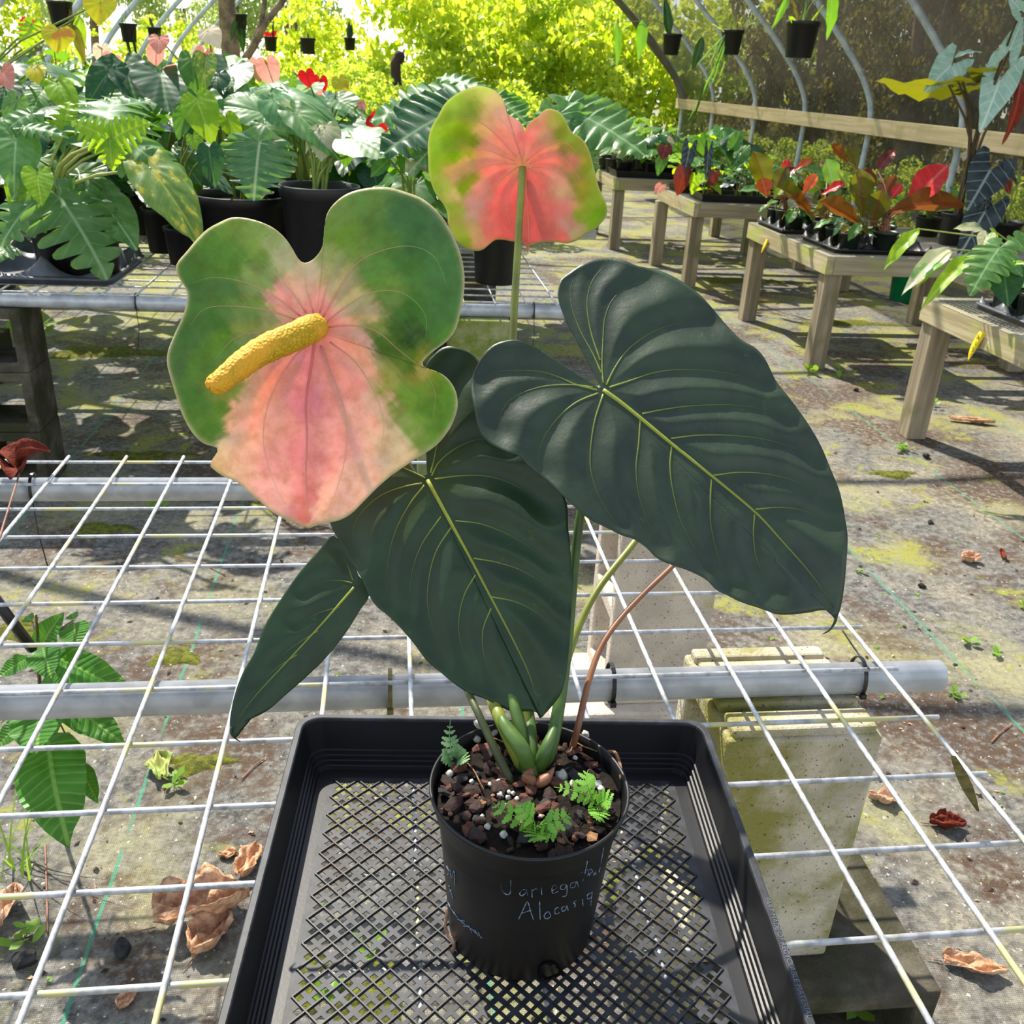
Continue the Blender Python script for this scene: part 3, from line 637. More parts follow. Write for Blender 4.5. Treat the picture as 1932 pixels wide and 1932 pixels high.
# hero laminae -------------------------------------------------------
def seg_dist(P, segs):
    P = np.asarray(P, float); best = np.full(len(P), 1e9)
    for a, b in segs:
        d = b-a; L2 = d@d+1e-9; t = np.clip(((P-a)@d)/L2, 0, 1); q = a+t[:, None]*d; best = np.minimum(best, np.hypot(*(P-q).T))
    return best
def crop(ox, oy, s): return lambda L: np.array([(ox+x/s, oy+y/s) for x, y in L], float)
def lamina(name, outline, attach, plane, veins, mat, parent, vmat, curl=.02, R=350., quilt=.004, qs=26., colfn=None, edge=None, nA=260, nR=40, r_mid=.0016, r_side=.0007, fold=None, label=None):
    A = np.array(attach, float); p0, p1, p2 = [Pd(*q) for q in plane]; nrm = np.cross(p1-p0, p2-p0)
    vl = [np.array(catmull(q, 4*len(q))) for q in veins]; segs = [(a[i], a[i+1]) for a in vl for i in range(len(a)-1)]
    def depth(PX, flat=False):
        PX = np.asarray(PX, float); rr = FW+RT*((PX[:, :1]-966)/F_PX)+UP*((966-PX[:, 1:])/F_PX)
        t = ((p0-CAM)@nrm)/(rr@nrm); d = np.hypot(*(PX-A).T)/R
        t = t+curl*d*d
        if fold is not None: t = t+fold(PX)
        if not flat: t = t-quilt*(1-np.exp(-(seg_dist(PX, segs)/qs)**2))*np.clip(d*4, 0, 1)
        return t, rr
    # outline resampled evenly in arc length
    oc = catclosed(outline, 900); s = np.concatenate([[0], np.cumsum(np.hypot(*np.diff(np.vstack([oc, oc[:1]]), axis=0).T))])
    oc2 = np.vstack([oc, oc[:1]]); u = np.linspace(0, s[-1], nA, endpoint=False); O = np.stack([np.interp(u, s, oc2[:, 0]), np.interp(u, s, oc2[:, 1])], 1)
    rho = (np.arange(1, nR+1)/nR)**.9
    PX = [A[None]]; rh = [0.]
    for r in rho: PX.append(A+(O-A)*r); rh += [r]*nA
    PX = np.concatenate(PX); rh = np.array(rh); t, rr = depth(PX); X = CAM+rr*t[:, None]
    f = [(0, 1+j, 1+(j+1) % nA) for j in range(nA)]
    for k in range(nR-1):
        a = 1+k*nA; f += [(a+j, a+nA+j, a+nA+(j+1) % nA, a+(j+1) % nA) for j in range(nA)]
    o = mk(name, X, f, mat, parent)
    c = colfn(PX) if colfn is not None else np.tile(np.array([.5, .5, .5]), (len(PX), 1))
    if edge is not None:
        k = np.clip((rh-.975)/.02, 0, 1)[:, None]; c = c*(1-k)+np.array(edge[:3])*k
    at = o.data.color_attributes.new('Col', 'FLOAT_COLOR', 'POINT'); at.data.foreach_set('color', np.hstack([c, np.ones((len(c), 1))]).astype(np.float32).ravel())
    sm = o.modifiers.new('thickness', 'SOLIDIFY'); sm.thickness = .0007; sm.offset = 0
    for i, q in enumerate(vl):
        t_, rr_ = depth(q, True); Q = CAM+rr_*(t_-.0003)[:, None]; n_ = len(q); r0 = r_mid if i == 0 else r_side
        v, f = tube(Q, np.linspace(r0, r0*.25, n_), 6); vo = mk('vein', v, f, M['veincol'], o)
        body = colfn(q) if colfn is not None else np.tile(np.array(vmat[2][:3]), (n_, 1)); k = (np.linspace(0, 1, n_)**(vmat[3] if i else 2.5))[:, None]
        cc = np.array(vmat[0][:3])*(1-k)+(np.array(vmat[1][:3])*.35+body*.65 if colfn is not None else body)*k; cc = np.repeat(cc, 6, axis=0)
        at_ = vo.data.color_attributes.new('Col', 'FLOAT_COLOR', 'POINT'); at_.data.foreach_set('color', np.hstack([cc, np.ones((len(cc), 1))]).astype(np.float32).ravel())
    if label: o['label'] = label
    return o, depth
def at(depthf, x, y, dd=0.0):
    t, rr = depthf(np.array([[x, y]], float), True); return CAM+rr[0]*(t[0]+dd)
def idw(samples, conv, p=4.4, wob=1.0, lift=None):
    P = conv([(x, y) for x, y, _ in samples]); C_ = np.array([srgb(h)[:3] for _, _, h in samples])
    def fn(PX):
        PX = np.asarray(PX, float); x, y = PX.T; j = np.zeros_like(PX)
        for a_, b_, c_, k_ in ((.031,.047,0,5),(.083,-.061,1,5),(-.17,.13,2,4),(.29,.31,4,3),(.53,-.47,5,2.5)):
            j[:, 0] += k_*np.sin(a_*x+b_*y+c_); j[:, 1] += k_*np.cos(b_*x-a_*y+2*c_)
        PX = PX+j*wob
        out = np.zeros((len(PX), 3)); w_ = np.zeros(len(PX))
        for q, c in zip(P, C_):
            k = 1.0/(np.hypot(*(PX-q).T)+6.0)**p; out += k[:, None]*c; w_ += k
        return out/w_[:, None]
    if lift is not None:
        def fn2(PX):
            c = fn(PX); k = np.clip((c[:, :1]-c[:, 1:2])/(c[:, :1]+1e-6)*2.2, 0, 1)
            return np.clip((c*(1-lift[3]*k)+np.array(lift[:3])*lift[3]*k)*(lift[4]*(1-k)+lift[5]*k), 0, .95)
        return fn2
    return fn
def heromat(name, gain, tgain, tf, rough, mott, spec=.5, amt=.5, nscale=60, bst=.22):
    t = NT(name); a = t.n('ShaderNodeVertexColor', layer_name='Col').outputs[0]; p = t.pos()
    m_ = t.ramp(t.noise(p, nscale, 6, .65), .35, .7)
    c = t.mix(t.math('MULTIPLY', m_, amt), a, t.mix(1.0, a, mott, 'MULTIPLY'))
    g = t.n('ShaderNodeMix', data_type='RGBA', blend_type='MULTIPLY'); g.inputs[0].default_value = 1; t.l(c, g.inputs[6]); g.inputs[7].default_value = (gain, gain, gain, 1)
    b = t.bsdf(g.outputs[2], rough, 0, spec, t.bump(t.noise(p, 70, 5, .6), bst, .006))
    tr = t.n('ShaderNodeBsdfTranslucent'); g2 = t.n('ShaderNodeMix', data_type='RGBA', blend_type='MULTIPLY'); g2.inputs[0].default_value = 1; t.l(c, g2.inputs[6]); g2.inputs[7].default_value = (tgain, tgain, tgain, 1); t.l(g2.outputs[2], tr.inputs[0])
    mx = t.n('ShaderNodeMixShader'); mx.inputs[0].default_value = tf; t.l(b.outputs[0], mx.inputs[1]); t.l(tr.outputs[0], mx.inputs[2])
    return t.done(mx.outputs[0])
def darkleaf(name, c1, c2, c3, tcol, tf, rough):
    t = NT(name); p = t.pos()
    c = t.mix(t.ramp(t.noise(p, 22, 6, .65), .38, .62), c1, c2); c = t.mix(t.ramp(t.noise(p, 30, 7, .75, 1.5), .60, .70), c, c3)
    b = t.bsdf(c, rough, 0, .42, t.bump(t.noise(p, 48, 6, .6), .20, .0040))
    tr = t.n('ShaderNodeBsdfTranslucent'); t.put(tr.inputs[0], tcol)
    mx = t.n('ShaderNodeMixShader'); mx.inputs[0].default_value = tf; t.l(b.outputs[0], mx.inputs[1]); t.l(tr.outputs[0], mx.inputs[2]); return t.done(mx.outputs[0])
M['veincol'] = heromat('vein', 1.0, 1.0, .15, .45, srgb(230,230,220), .4, .3)
M['spathe'] = heromat('spathe_front', 1.1, 1.1, .42, .45, srgb(226,204,170), .4, .6, 90, .3)
M['spathe_back'] = heromat('spathe_back', .9, 1.1, .65, .5, srgb(232,224,190), .35, .5, 70, .12)
M['dleaf'] = darkleaf('dark_leaf', srgb(48,64,44), srgb(38,52,38), srgb(54,82,44), srgb(60,110,20), .10, .42)
M['dleaf2'] = darkleaf('dark_green_leaf', srgb(36,62,32), srgb(30,52,28), srgb(50,80,36), srgb(50,100,16), .12, .46)
VL = (srgb(150,160,60), srgb(90,120,50), srgb(40,66,44), .55)
VS = (srgb(222,112,108), srgb(200,210,130), srgb(120,150,60), .42)
VB = (srgb(240,150,116), srgb(236,196,130), srgb(160,170,60), .9)
# front spathe
c5 = crop(300, 340, 2.883)
S1o = c5([(795,450),(840,430),(880,380),(905,300),(905,220),(930,155),(990,95),(1060,60),(1150,42),(1250,40),(1340,65),(1420,95),(1490,145),(1550,215),(1600,300),(1640,400),(1660,500),(1660,600),(1640,720),(1610,820),(1560,880),(1500,925),(1460,960),(1430,1000),(1470,1030),(1530,1050),(1580,1090),(1615,1150),(1625,1220),(1610,1290),(1570,1370),(1510,1440),(1440,1490),(1390,1520),(1330,1560),(1260,1610),(1190,1670),(1120,1740),(1050,1810),(980,1850),(900,1865),(850,1880),(820,1893),(790,1885),(740,1860),(680,1840),(610,1800),(540,1740),(470,1680),(420,1640),(350,1610),(300,1575),(278,1550),(290,1520),(320,1460),(240,1430),(180,1370),(130,1280),(95,1180),(65,1080),(45,1000),(50,930),(80,850),(120,760),(150,670),(150,600),(120,550),(95,500),(100,450),(150,390),(200,330),(260,270),(330,230),(400,203),(480,208),(560,230),(630,265),(690,320),(730,380),(760,430)])
S1v = [c5(q) for q in ([(850,840),(830,1000),(800,1200),(805,1400),(800,1600),(815,1870)],[(880,900),(930,1030),(990,1180),(1020,1350),(1010,1520),(960,1700),(900,1820)],[(820,880),(720,980),(620,1150),(570,1330),(580,1500),(640,1680),(690,1760)],[(780,880),(620,970),(500,1080),(430,1200),(400,1350)],[(930,880),(1060,980),(1160,1130),(1220,1300),(1210,1470)],[(910,800),(1050,790),(1180,820),(1300,920),(1430,1030),(1500,1150),(1490,1300)],[(900,780),(1000,700),(1130,620),(1260,600),(1370,640),(1450,740),(1450,860)],[(890,750),(980,590),(1080,450),(1220,380),(1380,360),(1500,420),(1560,560)],[(875,720),(920,560),(980,400)],[(840,720),(800,580),(795,460)],[(800,720),(700,580),(560,450)],[(770,740),(640,640),(480,560),(300,530),(150,570)],[(750,760),(600,710),(400,685),(250,700),(170,790)],[(800,830),(520,830),(400,870),(300,980)])]
S1c = """850,800,e07a6a 860,700,e08878 800,600,d9a88a 800,480,d8c8a0 700,400,c9c89a 620,320,b8c880 500,300,9cb850 400,230,8fb040 300,350,70a030 180,450,5c8c2c 150,520,588a30 400,460,6a9c30 550,420,8cb048 550,560,a0b868 700,660,d08068 650,640,d88c78 350,600,649440 200,680,5c8c38 500,700,88ac50 600,760,b4b878 300,800,5a9028 120,850,5c8c38 100,1000,5c8838 200,1000,6c9c30 350,900,78a838 450,830,a0b060 200,1200,5c9028 150,1280,68982c 280,1380,649820 330,1250,70a020 380,1150,98a840 420,1230,d8a070 440,1350,e8b890 350,1500,ecd0a0 290,1550,ecd098 420,1500,e8b898 520,1300,e8a080 600,1100,e08858 680,1050,dc8068 620,1500,e09888 650,1700,e8b0a0 800,1000,d87880 820,1200,d06878 800,1500,d87878 800,1700,d87068 815,1860,cc5040 900,1000,d87868 950,1200,d88878 1000,1400,e0988c 950,1700,e8b8a0 900,1820,e8c0a0 1100,1600,e8bca0 1050,1100,e0907c 1000,900,e09078 1100,900,dca080 1100,1300,e0a890 1200,1200,d8b090 1250,1400,e0c8a0 1350,1480,e4cca0 1250,1100,b8b858 1350,1200,8cb030 1400,1350,94b440 1450,1250,6c9c18 1550,1150,78a820 1580,1280,70a41c 1500,1400,80ac30 1430,1010,b8a830 1350,980,6c9010 1250,900,5c8410 1350,850,305808 1300,800,4c7c10 1200,800,98a850 1150,700,c8b480 1100,640,c8c080 1200,620,80a840 1000,600,c8b880 950,500,c0b878 900,420,b4c078 920,300,88a838 950,170,90ac50 1000,300,80a830 1150,100,80a848 1200,300,6c9838 1300,200,588848 1400,300,508440 1500,250,5c8c50 1600,450,5c9048 1500,500,64984c 1350,480,609838 1200,500,78a840 1400,700,548c28 1550,700,5c9040 1500,850,589030 1550,880,70a030"""  # colours as they appear lit, so light and shade are part of them
def parse(s): return [(float(a), float(b), c) for a, b, c in (q.split(',') for q in s.split())]
s1, s1d = lamina('spathe', S1o, c5([(852, 815)])[0], [(595, 622, .735), (585, 990, .748), (860, 560, .735)], S1v, M['spathe'], hero, VS, curl=.016, R=330, quilt=.0045, qs=24, colfn=idw(parse(S1c), c5, 4.4, 1.0, (1, .86, .80, .20, .90, 1.12)), edge=srgb(214,206,160), r_mid=.0013, r_side=.0007, label='front spathe, pink and cream heart with green lobes')
# spadix, leaning out of the spathe towards the viewer
def _spx():
    t = NT('yellow_spadix'); p = t.pos(); vo = t.n('ShaderNodeTexVoronoi'); vo.inputs['Scale'].default_value = 420; t.l(p, vo.inputs[0])
    c = t.mix(t.ramp(vo.outputs[0], .15, .6), srgb(216,168,24), srgb(176,140,18)); c = t.mix(t.ramp(t.noise(p, 30, 3), .4, .65), c, srgb(222,160,36))
    return t.done(t.bsdf(c, .6, 0, .3, t.bump(vo.outputs[0], .7, .0012)).outputs[0])
M['spadix'] = _spx()
sp = c5([(868,790),(790,826),(700,868),(610,905),(520,952),(430,1018),(360,1075),(305,1118),(280,1142)]); sd_ = [.728,.716,.704,.693,.683,.674,.667,.662,.660]; spp = catmull([Pd(x, y, d) for (x, y), d in zip(sp, sd_)], 46)
sr = np.interp(np.linspace(0, 1, 46), [0, .05, .3, .6, .88, .96, 1], [.0098, .0108, .0108, .0094, .0074, .0058, .0012])
v, f = tube(spp, sr, 26); v = np.array(v); rs = np.random.RandomState(4); v += rs.normal(0, .00032, v.shape)
o = mk('spadix', v, f, M['spadix'], s1); o['label'] = 'bumpy yellow spadix'
# rear spathe seen from behind
c7 = crop(790, 150, 5.222)
S2o = c7([(1045,520),(1030,470),(990,410),(920,365),(875,330),(850,250),(820,180),(750,110),(650,70),(560,65),(450,100),(330,170),(250,250),(190,360),(130,460),(100,560),(90,680),(95,800),(100,920),(130,1040),(180,1150),(250,1240),(285,1330),(290,1420),(330,1520),(370,1590),(430,1640),(500,1675),(580,1690),(640,1670),(700,1620),(760,1580),(840,1580),(920,1595),(1000,1600),(1050,1630),(1070,1690),(1078,1720),(1085,1660),(1110,1630),(1180,1610),(1280,1600),(1380,1605),(1460,1615),(1550,1590),(1620,1550),(1650,1520),(1730,1480),(1800,1410),(1845,1350),(1855,1270),(1830,1180),(1780,1080),(1750,970),(1720,850),(1690,730),(1650,640),(1590,570),(1510,520),(1470,450),(1430,370),(1380,320),(1310,290),(1240,300),(1180,360),(1110,410),(1065,460)])
S2v = [c7(q) for q in ([(1050,880),(1060,1100),(1075,1300),(1085,1500),(1075,1650)],[(1000,900),(960,980),(890,1120),(875,1300),(900,1420),(950,1530)],[(980,860),(850,950),(760,1060),(710,1200),(690,1350),(720,1500)],[(960,830),(830,830),(680,850),(540,920),(430,1030)],[(940,800),(800,740),(680,695),(540,680),(420,690),(280,730)],[(960,760),(800,580),(640,440),(500,390),(340,400),(220,460)],[(1060,800),(1200,690),(1300,640),(1400,600),(1500,660),(1580,750)],[(1090,830),(1240,770),(1340,760),(1440,790),(1520,880),(1600,1000)],[(1080,870),(1200,950),(1280,1080),(1330,1220),(1360,1400),(1370,1540)],[(1120,860),(1250,870),(1390,930),(1500,1040),(1530,1180)],[(1030,780),(960,600),(880,470),(800,380)],[(1035,750),(1040,620),(1045,530)])]
S2c = """1030,830,e0a070 1000,700,e89088 1030,560,e88080 950,430,e8a8a0 850,350,dcb4a0 750,200,d0c090 650,100,c4c880 500,130,b4bc70 350,200,a8bc58 500,280,98a848 300,400,a0b440 450,520,8ca010 550,600,90a010 300,600,94ac28 150,600,a8c050 650,500,d0b080 700,620,e09c84 800,600,e89888 650,680,e0a080 500,740,a8a830 350,780,90ac10 200,750,a0b838 120,850,a4b838 600,830,e8a080 450,850,d8b078 350,920,d0b070 500,1000,a0a030 450,1080,98a820 200,1000,b8bc68 150,1050,a0b840 350,1150,d0c088 300,1250,a8b848 420,1300,b0b850 600,1100,e89c8c 550,1250,dca8a0 480,1300,d0b098 400,1500,b8bc58 450,1600,a8b830 550,1550,dcb880 600,1650,e8a880 680,1500,ec8070 750,1300,f07468 850,1100,f0706a 850,1400,f06860 900,1560,f06458 800,950,f08478 700,900,ec8c7c 1000,1200,f06860 1100,1000,e8746c 1100,1300,f07068 1075,1700,d86048 1200,1500,f0706c 1300,1300,f08078 1400,1550,ec7868 1200,1000,ec8078 1350,1000,e0a890 1430,1100,d8b890 1450,1300,e8948c 1500,1450,dca898 1550,1550,d0c090 1600,1350,a8b840 1700,1400,98b818 1800,1300,94b010 1750,1150,a8b840 1600,1100,a8a028 1550,950,a89830 1500,800,d88868 1650,850,a0a830 1700,900,acb850 1450,680,a08828 1550,700,a0a840 1400,530,a0a838 1330,620,d8a070 1250,560,d4a884 1300,400,b8b468 1400,380,a4b450 1500,580,a8b850 1200,420,dc9c80 1150,520,e89888 1250,700,f09080 1350,770,ec8874 1200,800,f08474"""  # colours as they appear backlit, with the light left in
s2, s2d = lamina('spathe', S2o, c7([(1030, 838)])[0], [(987, 309, .96), (990, 470, .985), (1130, 380, .94)], S2v, M['spathe_back'], hero, VB, curl=-.012, R=180, quilt=-.002, qs=16, colfn=idw(parse(S2c), c7, 4.4, .5, (1, .86, .76, .18, 1.2, 1.0)), edge=srgb(206,210,140), nA=220, nR=30, r_mid=.0009, r_side=.0006, label='rear spathe seen from behind, salmon pink with yellow-green lobes')
v, f = tube(catmull([Pd(987, 312, .968), Pd(985, 306, .990), Pd(975, 280, 1.03), Pd(966, 262, 1.06)], 14), np.linspace(.005, .0035, 14), 12); mk('spadix', v, f, M['spadix'], s2)
# leaves
cR = crop(870, 470, 2.576)
Ro = cR([(690,650),(672,540),(655,490),(600,445),(530,385),(490,300),(470,230),(475,180),(487,145),(520,120),(570,85),(640,55),(720,42),(790,55),(850,80),(910,92),(980,110),(1060,150),(1140,205),(1210,275),(1290,370),(1360,440),(1430,480),(1480,540),(1530,640),(1600,730),(1680,840),(1750,960),(1800,1080),(1840,1180),(1865,1300),(1878,1400),(1872,1520),(1862,1640),(1845,1740),(1828,1790),(1818,1800),(1806,1775),(1795,1760),(1750,1755),(1700,1765),(1620,1775),(1540,1775),(1450,1745),(1360,1715),(1290,1680),(1240,1655),(1190,1605),(1100,1560),(1010,1530),(950,1500),(900,1450),(840,1410),(780,1390),(700,1350),(620,1310),(560,1260),(490,1195),(440,1145),(380,1095),(320,1045),(285,1005),(220,985),(150,950),(105,910),(80,850),(65,780),(50,700),(52,630),(75,570),(110,510),(160,465),(220,445),(275,443),(340,470),(400,505),(440,545),(490,600),(540,640),(600,668),(650,680)])
Rv = [cR(q) for q in ([(690,685),(800,765),(1020,945),(1220,1105),(1430,1280),(1560,1420),(1700,1580),(1810,1740)],[(690,650),(685,560),(690,430),(700,330),(740,240),(820,180),(900,150)],[(680,600),(640,510),(580,400),(540,290),(530,200),(545,150)],[(675,540),(630,400),(612,260),(640,150),(700,80)],[(705,660),(745,580),(800,500),(870,440),(960,390),(1060,360),(1200,350)],[(720,672),(820,640),(940,600),(1080,585),(1240,595),(1380,625),(1480,660)],[(660,685),(560,660),(470,620),(380,595),(260,590),(160,600),(110,640)],[(640,672),(540,660),(420,665),(320,690),(230,740),(180,830),(190,880)],[(665,700),(560,745),(470,820),(400,920),(375,1010),(385,1080)],[(690,705),(650,830),(630,960),(630,1070),(660,1180),(720,1290),(760,1340)],[(870,830),(862,950),(850,1060),(860,1180),(900,1310),(960,1440)],[(1022,960),(1015,1060),(1030,1180),(1070,1330),(1130,1450),(1190,1540)],[(1215,1120),(1210,1250),(1215,1350),(1250,1500),(1310,1620)],[(1425,1290),(1420,1400),(1440,1520),(1500,1640)],[(880,800),(980,780),(1120,762),(1300,757),(1450,775),(1580,830)],[(1020,920),(1150,905),(1300,905),(1450,920),(1600,960),(1720,1020)],[(1225,1100),(1350,1085),(1500,1095),(1650,1140),(1780,1230)],[(1430,1265),(1540,1255),(1660,1270),(1790,1330)])]
lr, lrd = lamina('leaf', Ro, cR([(690, 688)])[0], [(1138, 737, .770), (1570, 1160, .725), (895, 720, .765)], Rv, M['dleaf'], hero, VL, curl=.014, R=420, quilt=.0070, qs=34, r_mid=.0020, r_side=.0008, label='largest dark heart leaf, on the right')
cC = crop(600, 640, 2.542)
Co = cC([(535,640),(560,560),(562,500),(545,420),(520,300),(505,200),(520,120),(560,70),(600,40),(650,35),(720,60),(765,95),(810,160),(860,280),(930,420),(1000,520),(1100,620),(1165,720),(1195,800),(1200,900),(1210,1000),(1217,1130),(1215,1250),(1212,1360),(1205,1470),(1190,1600),(1170,1690),(1130,1750),(1090,1795),(1065,1820),(1050,1790),(1000,1785),(930,1785),(870,1760),(800,1725),(720,1695),(650,1650),(590,1600),(520,1540),(460,1460),(400,1390),(340,1330),(280,1280),(240,1220),(200,1130),(160,1070),(120,1000),(85,940),(60,885),(50,800),(70,700),(120,610),(190,560),(270,545),(340,565),(420,612),(485,648)])
Cv = [cC(q) for q in ([(525,675),(620,850),(720,1030),(820,1220),(930,1430),(1010,1600),(1060,1760)],[(545,655),(580,590),(650,530),(720,495),(790,478),(900,500)],[(560,670),(680,655),(800,655),(900,680),(1000,730),(1090,800)],[(660,870),(780,885),(900,930),(1020,1000),(1120,1080)],[(745,1050),(860,1070),(980,1110),(1090,1180),(1170,1260)],[(830,1235),(950,1260),(1060,1320),(1150,1420)],[(540,640),(560,560),(590,400),(640,220),(700,140)],[(500,690),(400,710),(300,750),(210,830),(165,930),(190,1030)],[(510,700),(440,790),(380,900),(345,1010),(330,1130),(345,1260)],[(640,900),(570,1010),(535,1130),(525,1270),(560,1420),(600,1540)],[(590,850),(500,980),(450,1120),(440,1300)],[(755,1130),(700,1230),(675,1350),(690,1480),(760,1640)],[(830,1290),(790,1400),(800,1530),(850,1660)],[(515,665),(450,635),(380,610),(300,620)])]
lc, lcd = lamina('leaf', Co, cC([(525, 680)])[0], [(806, 905, .810), (1018, 1350, .770), (640, 1000, .815)], Cv, M['dleaf2'], hero, VL, curl=.010, R=420, quilt=.0065, qs=30, r_mid=.0019, r_side=.0008, label='middle dark heart leaf hanging over the pot')
Lo = np.array([(668,1060),(650,1030),(635,1015),(625,1010),(600,1040),(565,1080),(530,1130),(500,1180),(480,1230),(458,1270),(443,1310),(434,1355),(436,1378),(444,1394),(442,1372),(470,1358),(505,1340),(540,1310),(580,1275),(620,1235),(655,1190),(680,1150),(696,1125),(690,1100),(676,1085)], float)
Lv = [np.array(q, float) for q in ([(668,1108),(640,1140),(600,1185),(540,1250),(480,1315),(440,1368)],[(665,1100),(640,1095),(610,1098),(575,1120)],[(640,1145),(600,1157),(560,1178)],[(600,1190),(550,1222),(510,1258)],[(666,1095),(655,1065),(640,1040)],[(560,1235),(520,1262),(485,1292)])]
def lfold(PX):   # the half below the midrib is folded towards the viewer
    a, b = np.array([668., 1108.]), np.array([437., 1375.]); d = (b-a)/np.linalg.norm(b-a); n_ = np.array([-d[1], d[0]]); s = (PX-a)@n_
    return np.where(s > 0, s*.00010, -s*.00016)
ll, lld = lamina('leaf', Lo, (666, 1110), [(668, 1108, .815), (437, 1375, .790), (625, 1010, .815)], Lv, M['dleaf2'], hero, VL, curl=0, R=300, quilt=.003, qs=18, nA=180, nR=28, r_mid=.0012, r_side=.0005, fold=lfold, label='small folded leaf drooping left of the pot')
for lo_, df_, pts_ in ((lr, lrd, [(1577,1160),(1576,1172),(1566,1188),(1553,1196)]), (ll, lld, [(437,1372),(437,1384),(444,1393),(453,1399)])):
    v, f = tube(catmull([at(df_, x, y, -.001) for x, y in pts_], 10), np.linspace(.0016, .0004, 10), 6); mk('drip_tip', v, f, M['dleaf2'], lo_)
# petioles
def petiole(pts, r0, r1, mat, name='petiole', parent=None, n=40):
    q = catmull(pts, n); v, f = tube(q, np.linspace(r0, r1, n), 10); return mk(name, v, f, mat, parent or hero)
def SB(x, y): return Pz(x, y, SZ+.004)
M['pet_olive'] = simple('olive_petiole', srgb(138,146,52), srgb(116,122,44), 30, .45)
M['pet_green'] = simple('green_petiole', srgb(56,84,30), srgb(74,102,36), 30, .5)
M['pet_red'] = simple('reddish_petiole', srgb(140,92,62), srgb(120,76,54), 30, .5)
M['pet_dark'] = simple('dark_petiole', srgb(66,74,34), srgb(50,60,30), 30, .5)
petiole([SB(1003,1445), Pd(985,1290,.800), Pd(972,1050,.905), Pd(970,800,.945), Pd(968,640,.955), Pd(978,450,.957), Pd(986,315,.957)], .0046, .0036, M['pet_olive'])
petiole([SB(1022,1445), Pd(1042,1400,.775), Pd(1066,1250,.80), Pd(1082,1080,.805), Pd(1096,965,.80), Pd(1120,830,.795), at(lrd, 1138, 738, .004)], .0062, .0026, M['pet_green'])
petiole([SB(992,1455), Pd(975,1350,.775), Pd(920,1150,.84), Pd(850,980,.85), at(lcd, 807, 908, .004)], .0058, .0026, M['pet_green'])
petiole([SB(965,1478), Pd(920,1385,.768), Pd(889,1318,.785), Pd(830,1200,.862), Pd(730,1120,.868), at(lld, 668, 1108, .003)], .0036, .0022, M['pet_dark'])
petiole([SB(988,1450), Pd(942,1352,.775), Pd(915,1280,.83), Pd(860,1120,.87), Pd(780,900,.878), Pd(660,700,.82), at(s1d, 597, 625, .003)], .0060, .0030, M['pet_olive'])
petiole([SB(1030,1440), Pd(1048,1370,.79), Pd(1072,1240,.81), Pd(1120,1125,.83), Pd(1192,1030,.86), Pd(1260,940,.90), Pd(1310,860,.93)], .0040, .0026, M['pet_olive'], 'peduncle')
petiole([SB(1080,1412), Pd(1092,1365,.79), Pd(1112,1280,.805), Pd(1140,1210,.82), Pd(1190,1145,.84), Pd(1265,1072,.87), Pd(1340,1000,.90)], .0030, .0022, M['pet_red'], 'peduncle')
def sheath(px, r): 
    q = catmull(px, 24); rr = r*np.sin(np.linspace(.9, 2.95, 24))**.7+.0012; v, f = tube(q, rr, 12); return mk('sheath', v, f, M['pet_green'], hero)
sheath([SB(1003,1458), Pd(985,1415,.757), Pd(957,1375,.764), Pd(945,1352,.770)], .0056)
sheath([SB(1012,1458), Pd(1030,1415,.762), Pd(1048,1370,.772)], .0046)
v, f = tube(catmull([SB(1000,1470), Pd(1001,1400,.775), Pd(990,1290,.82)], 12), np.linspace(.0068, .005, 12), 12); mk('stem', v, f, M['pet_green'], hero)
for q in ([(990,1478),(998,1462),(1002,1440)], [(1010,1482),(1030,1470),(1046,1448)], [(1006,1480),(1000,1470),(985,1462)]):
    v, f = tube(catmull([Pz(x, y, SZ+.006+.012*i/2) for i, (x, y) in enumerate(q)], 8), np.array([.003,.0045,.005,.0048,.0042,.003,.002,.0006]), 6); mk('dry_sheath', v, f, M['pet_red'], hero)
# small fern seedlings in the pot
def frond_geo(path, width, nl, lobes=3):
    """a pinnate frond along a path of points"""
    q = catmull(path, 30); mbx = MB(); mbx.add(*tube(q, np.linspace(.0006, .0003, 30), 4))
    tg = np.gradient(q, axis=0); tg /= np.linalg.norm(tg, axis=1)[:, None]; up = np.array([0, -.5, .85])
    for i in range(nl):
        t = .12+.86*i/(nl-1); k = min(29, int(t*29)); wd = width*math.sin(math.pi*min(1, .18+t*.86))**.8
        sd = np.cross(tg[k], up); sd /= np.linalg.norm(sd); nn = np.cross(sd, tg[k])
        for s in (-1, 1):
            d = sd*s*.85+tg[k]*.5; d /= np.linalg.norm(d); e = np.cross(nn, d); L = wd; b = q[k]
            prof = [(.0, .04), (.18, .20), (.34, .30), (.42, .17), (.58, .26), (.68, .13), (.84, .17), (1.0, .0)]
            vv = [b]; 
            for a_, w_ in prof: vv += [b+d*L*a_+e*L*w_+nn*L*.12*a_*(1-a_), b+d*L*a_-e*L*w_+nn*L*.12*a_*(1-a_)]
            ff = [(1+2*j, 2+2*j, 4+2*j, 3+2*j) for j in range(len(prof)-1)]; mbx.add(vv, ff)
    return mbx
def fern_thing(label, base, fronds, mat, wd, nl):
    b = Pz(*base, SZ+.004); o = empty('fern_seedling', b, label, 'fern', 'fern seedlings in the black pot')
    for fr in fronds: frond_geo([b]+[Pz(x, y, SZ+.004+h) for x, y, h in fr], wd, nl).build('frond', mat, o)
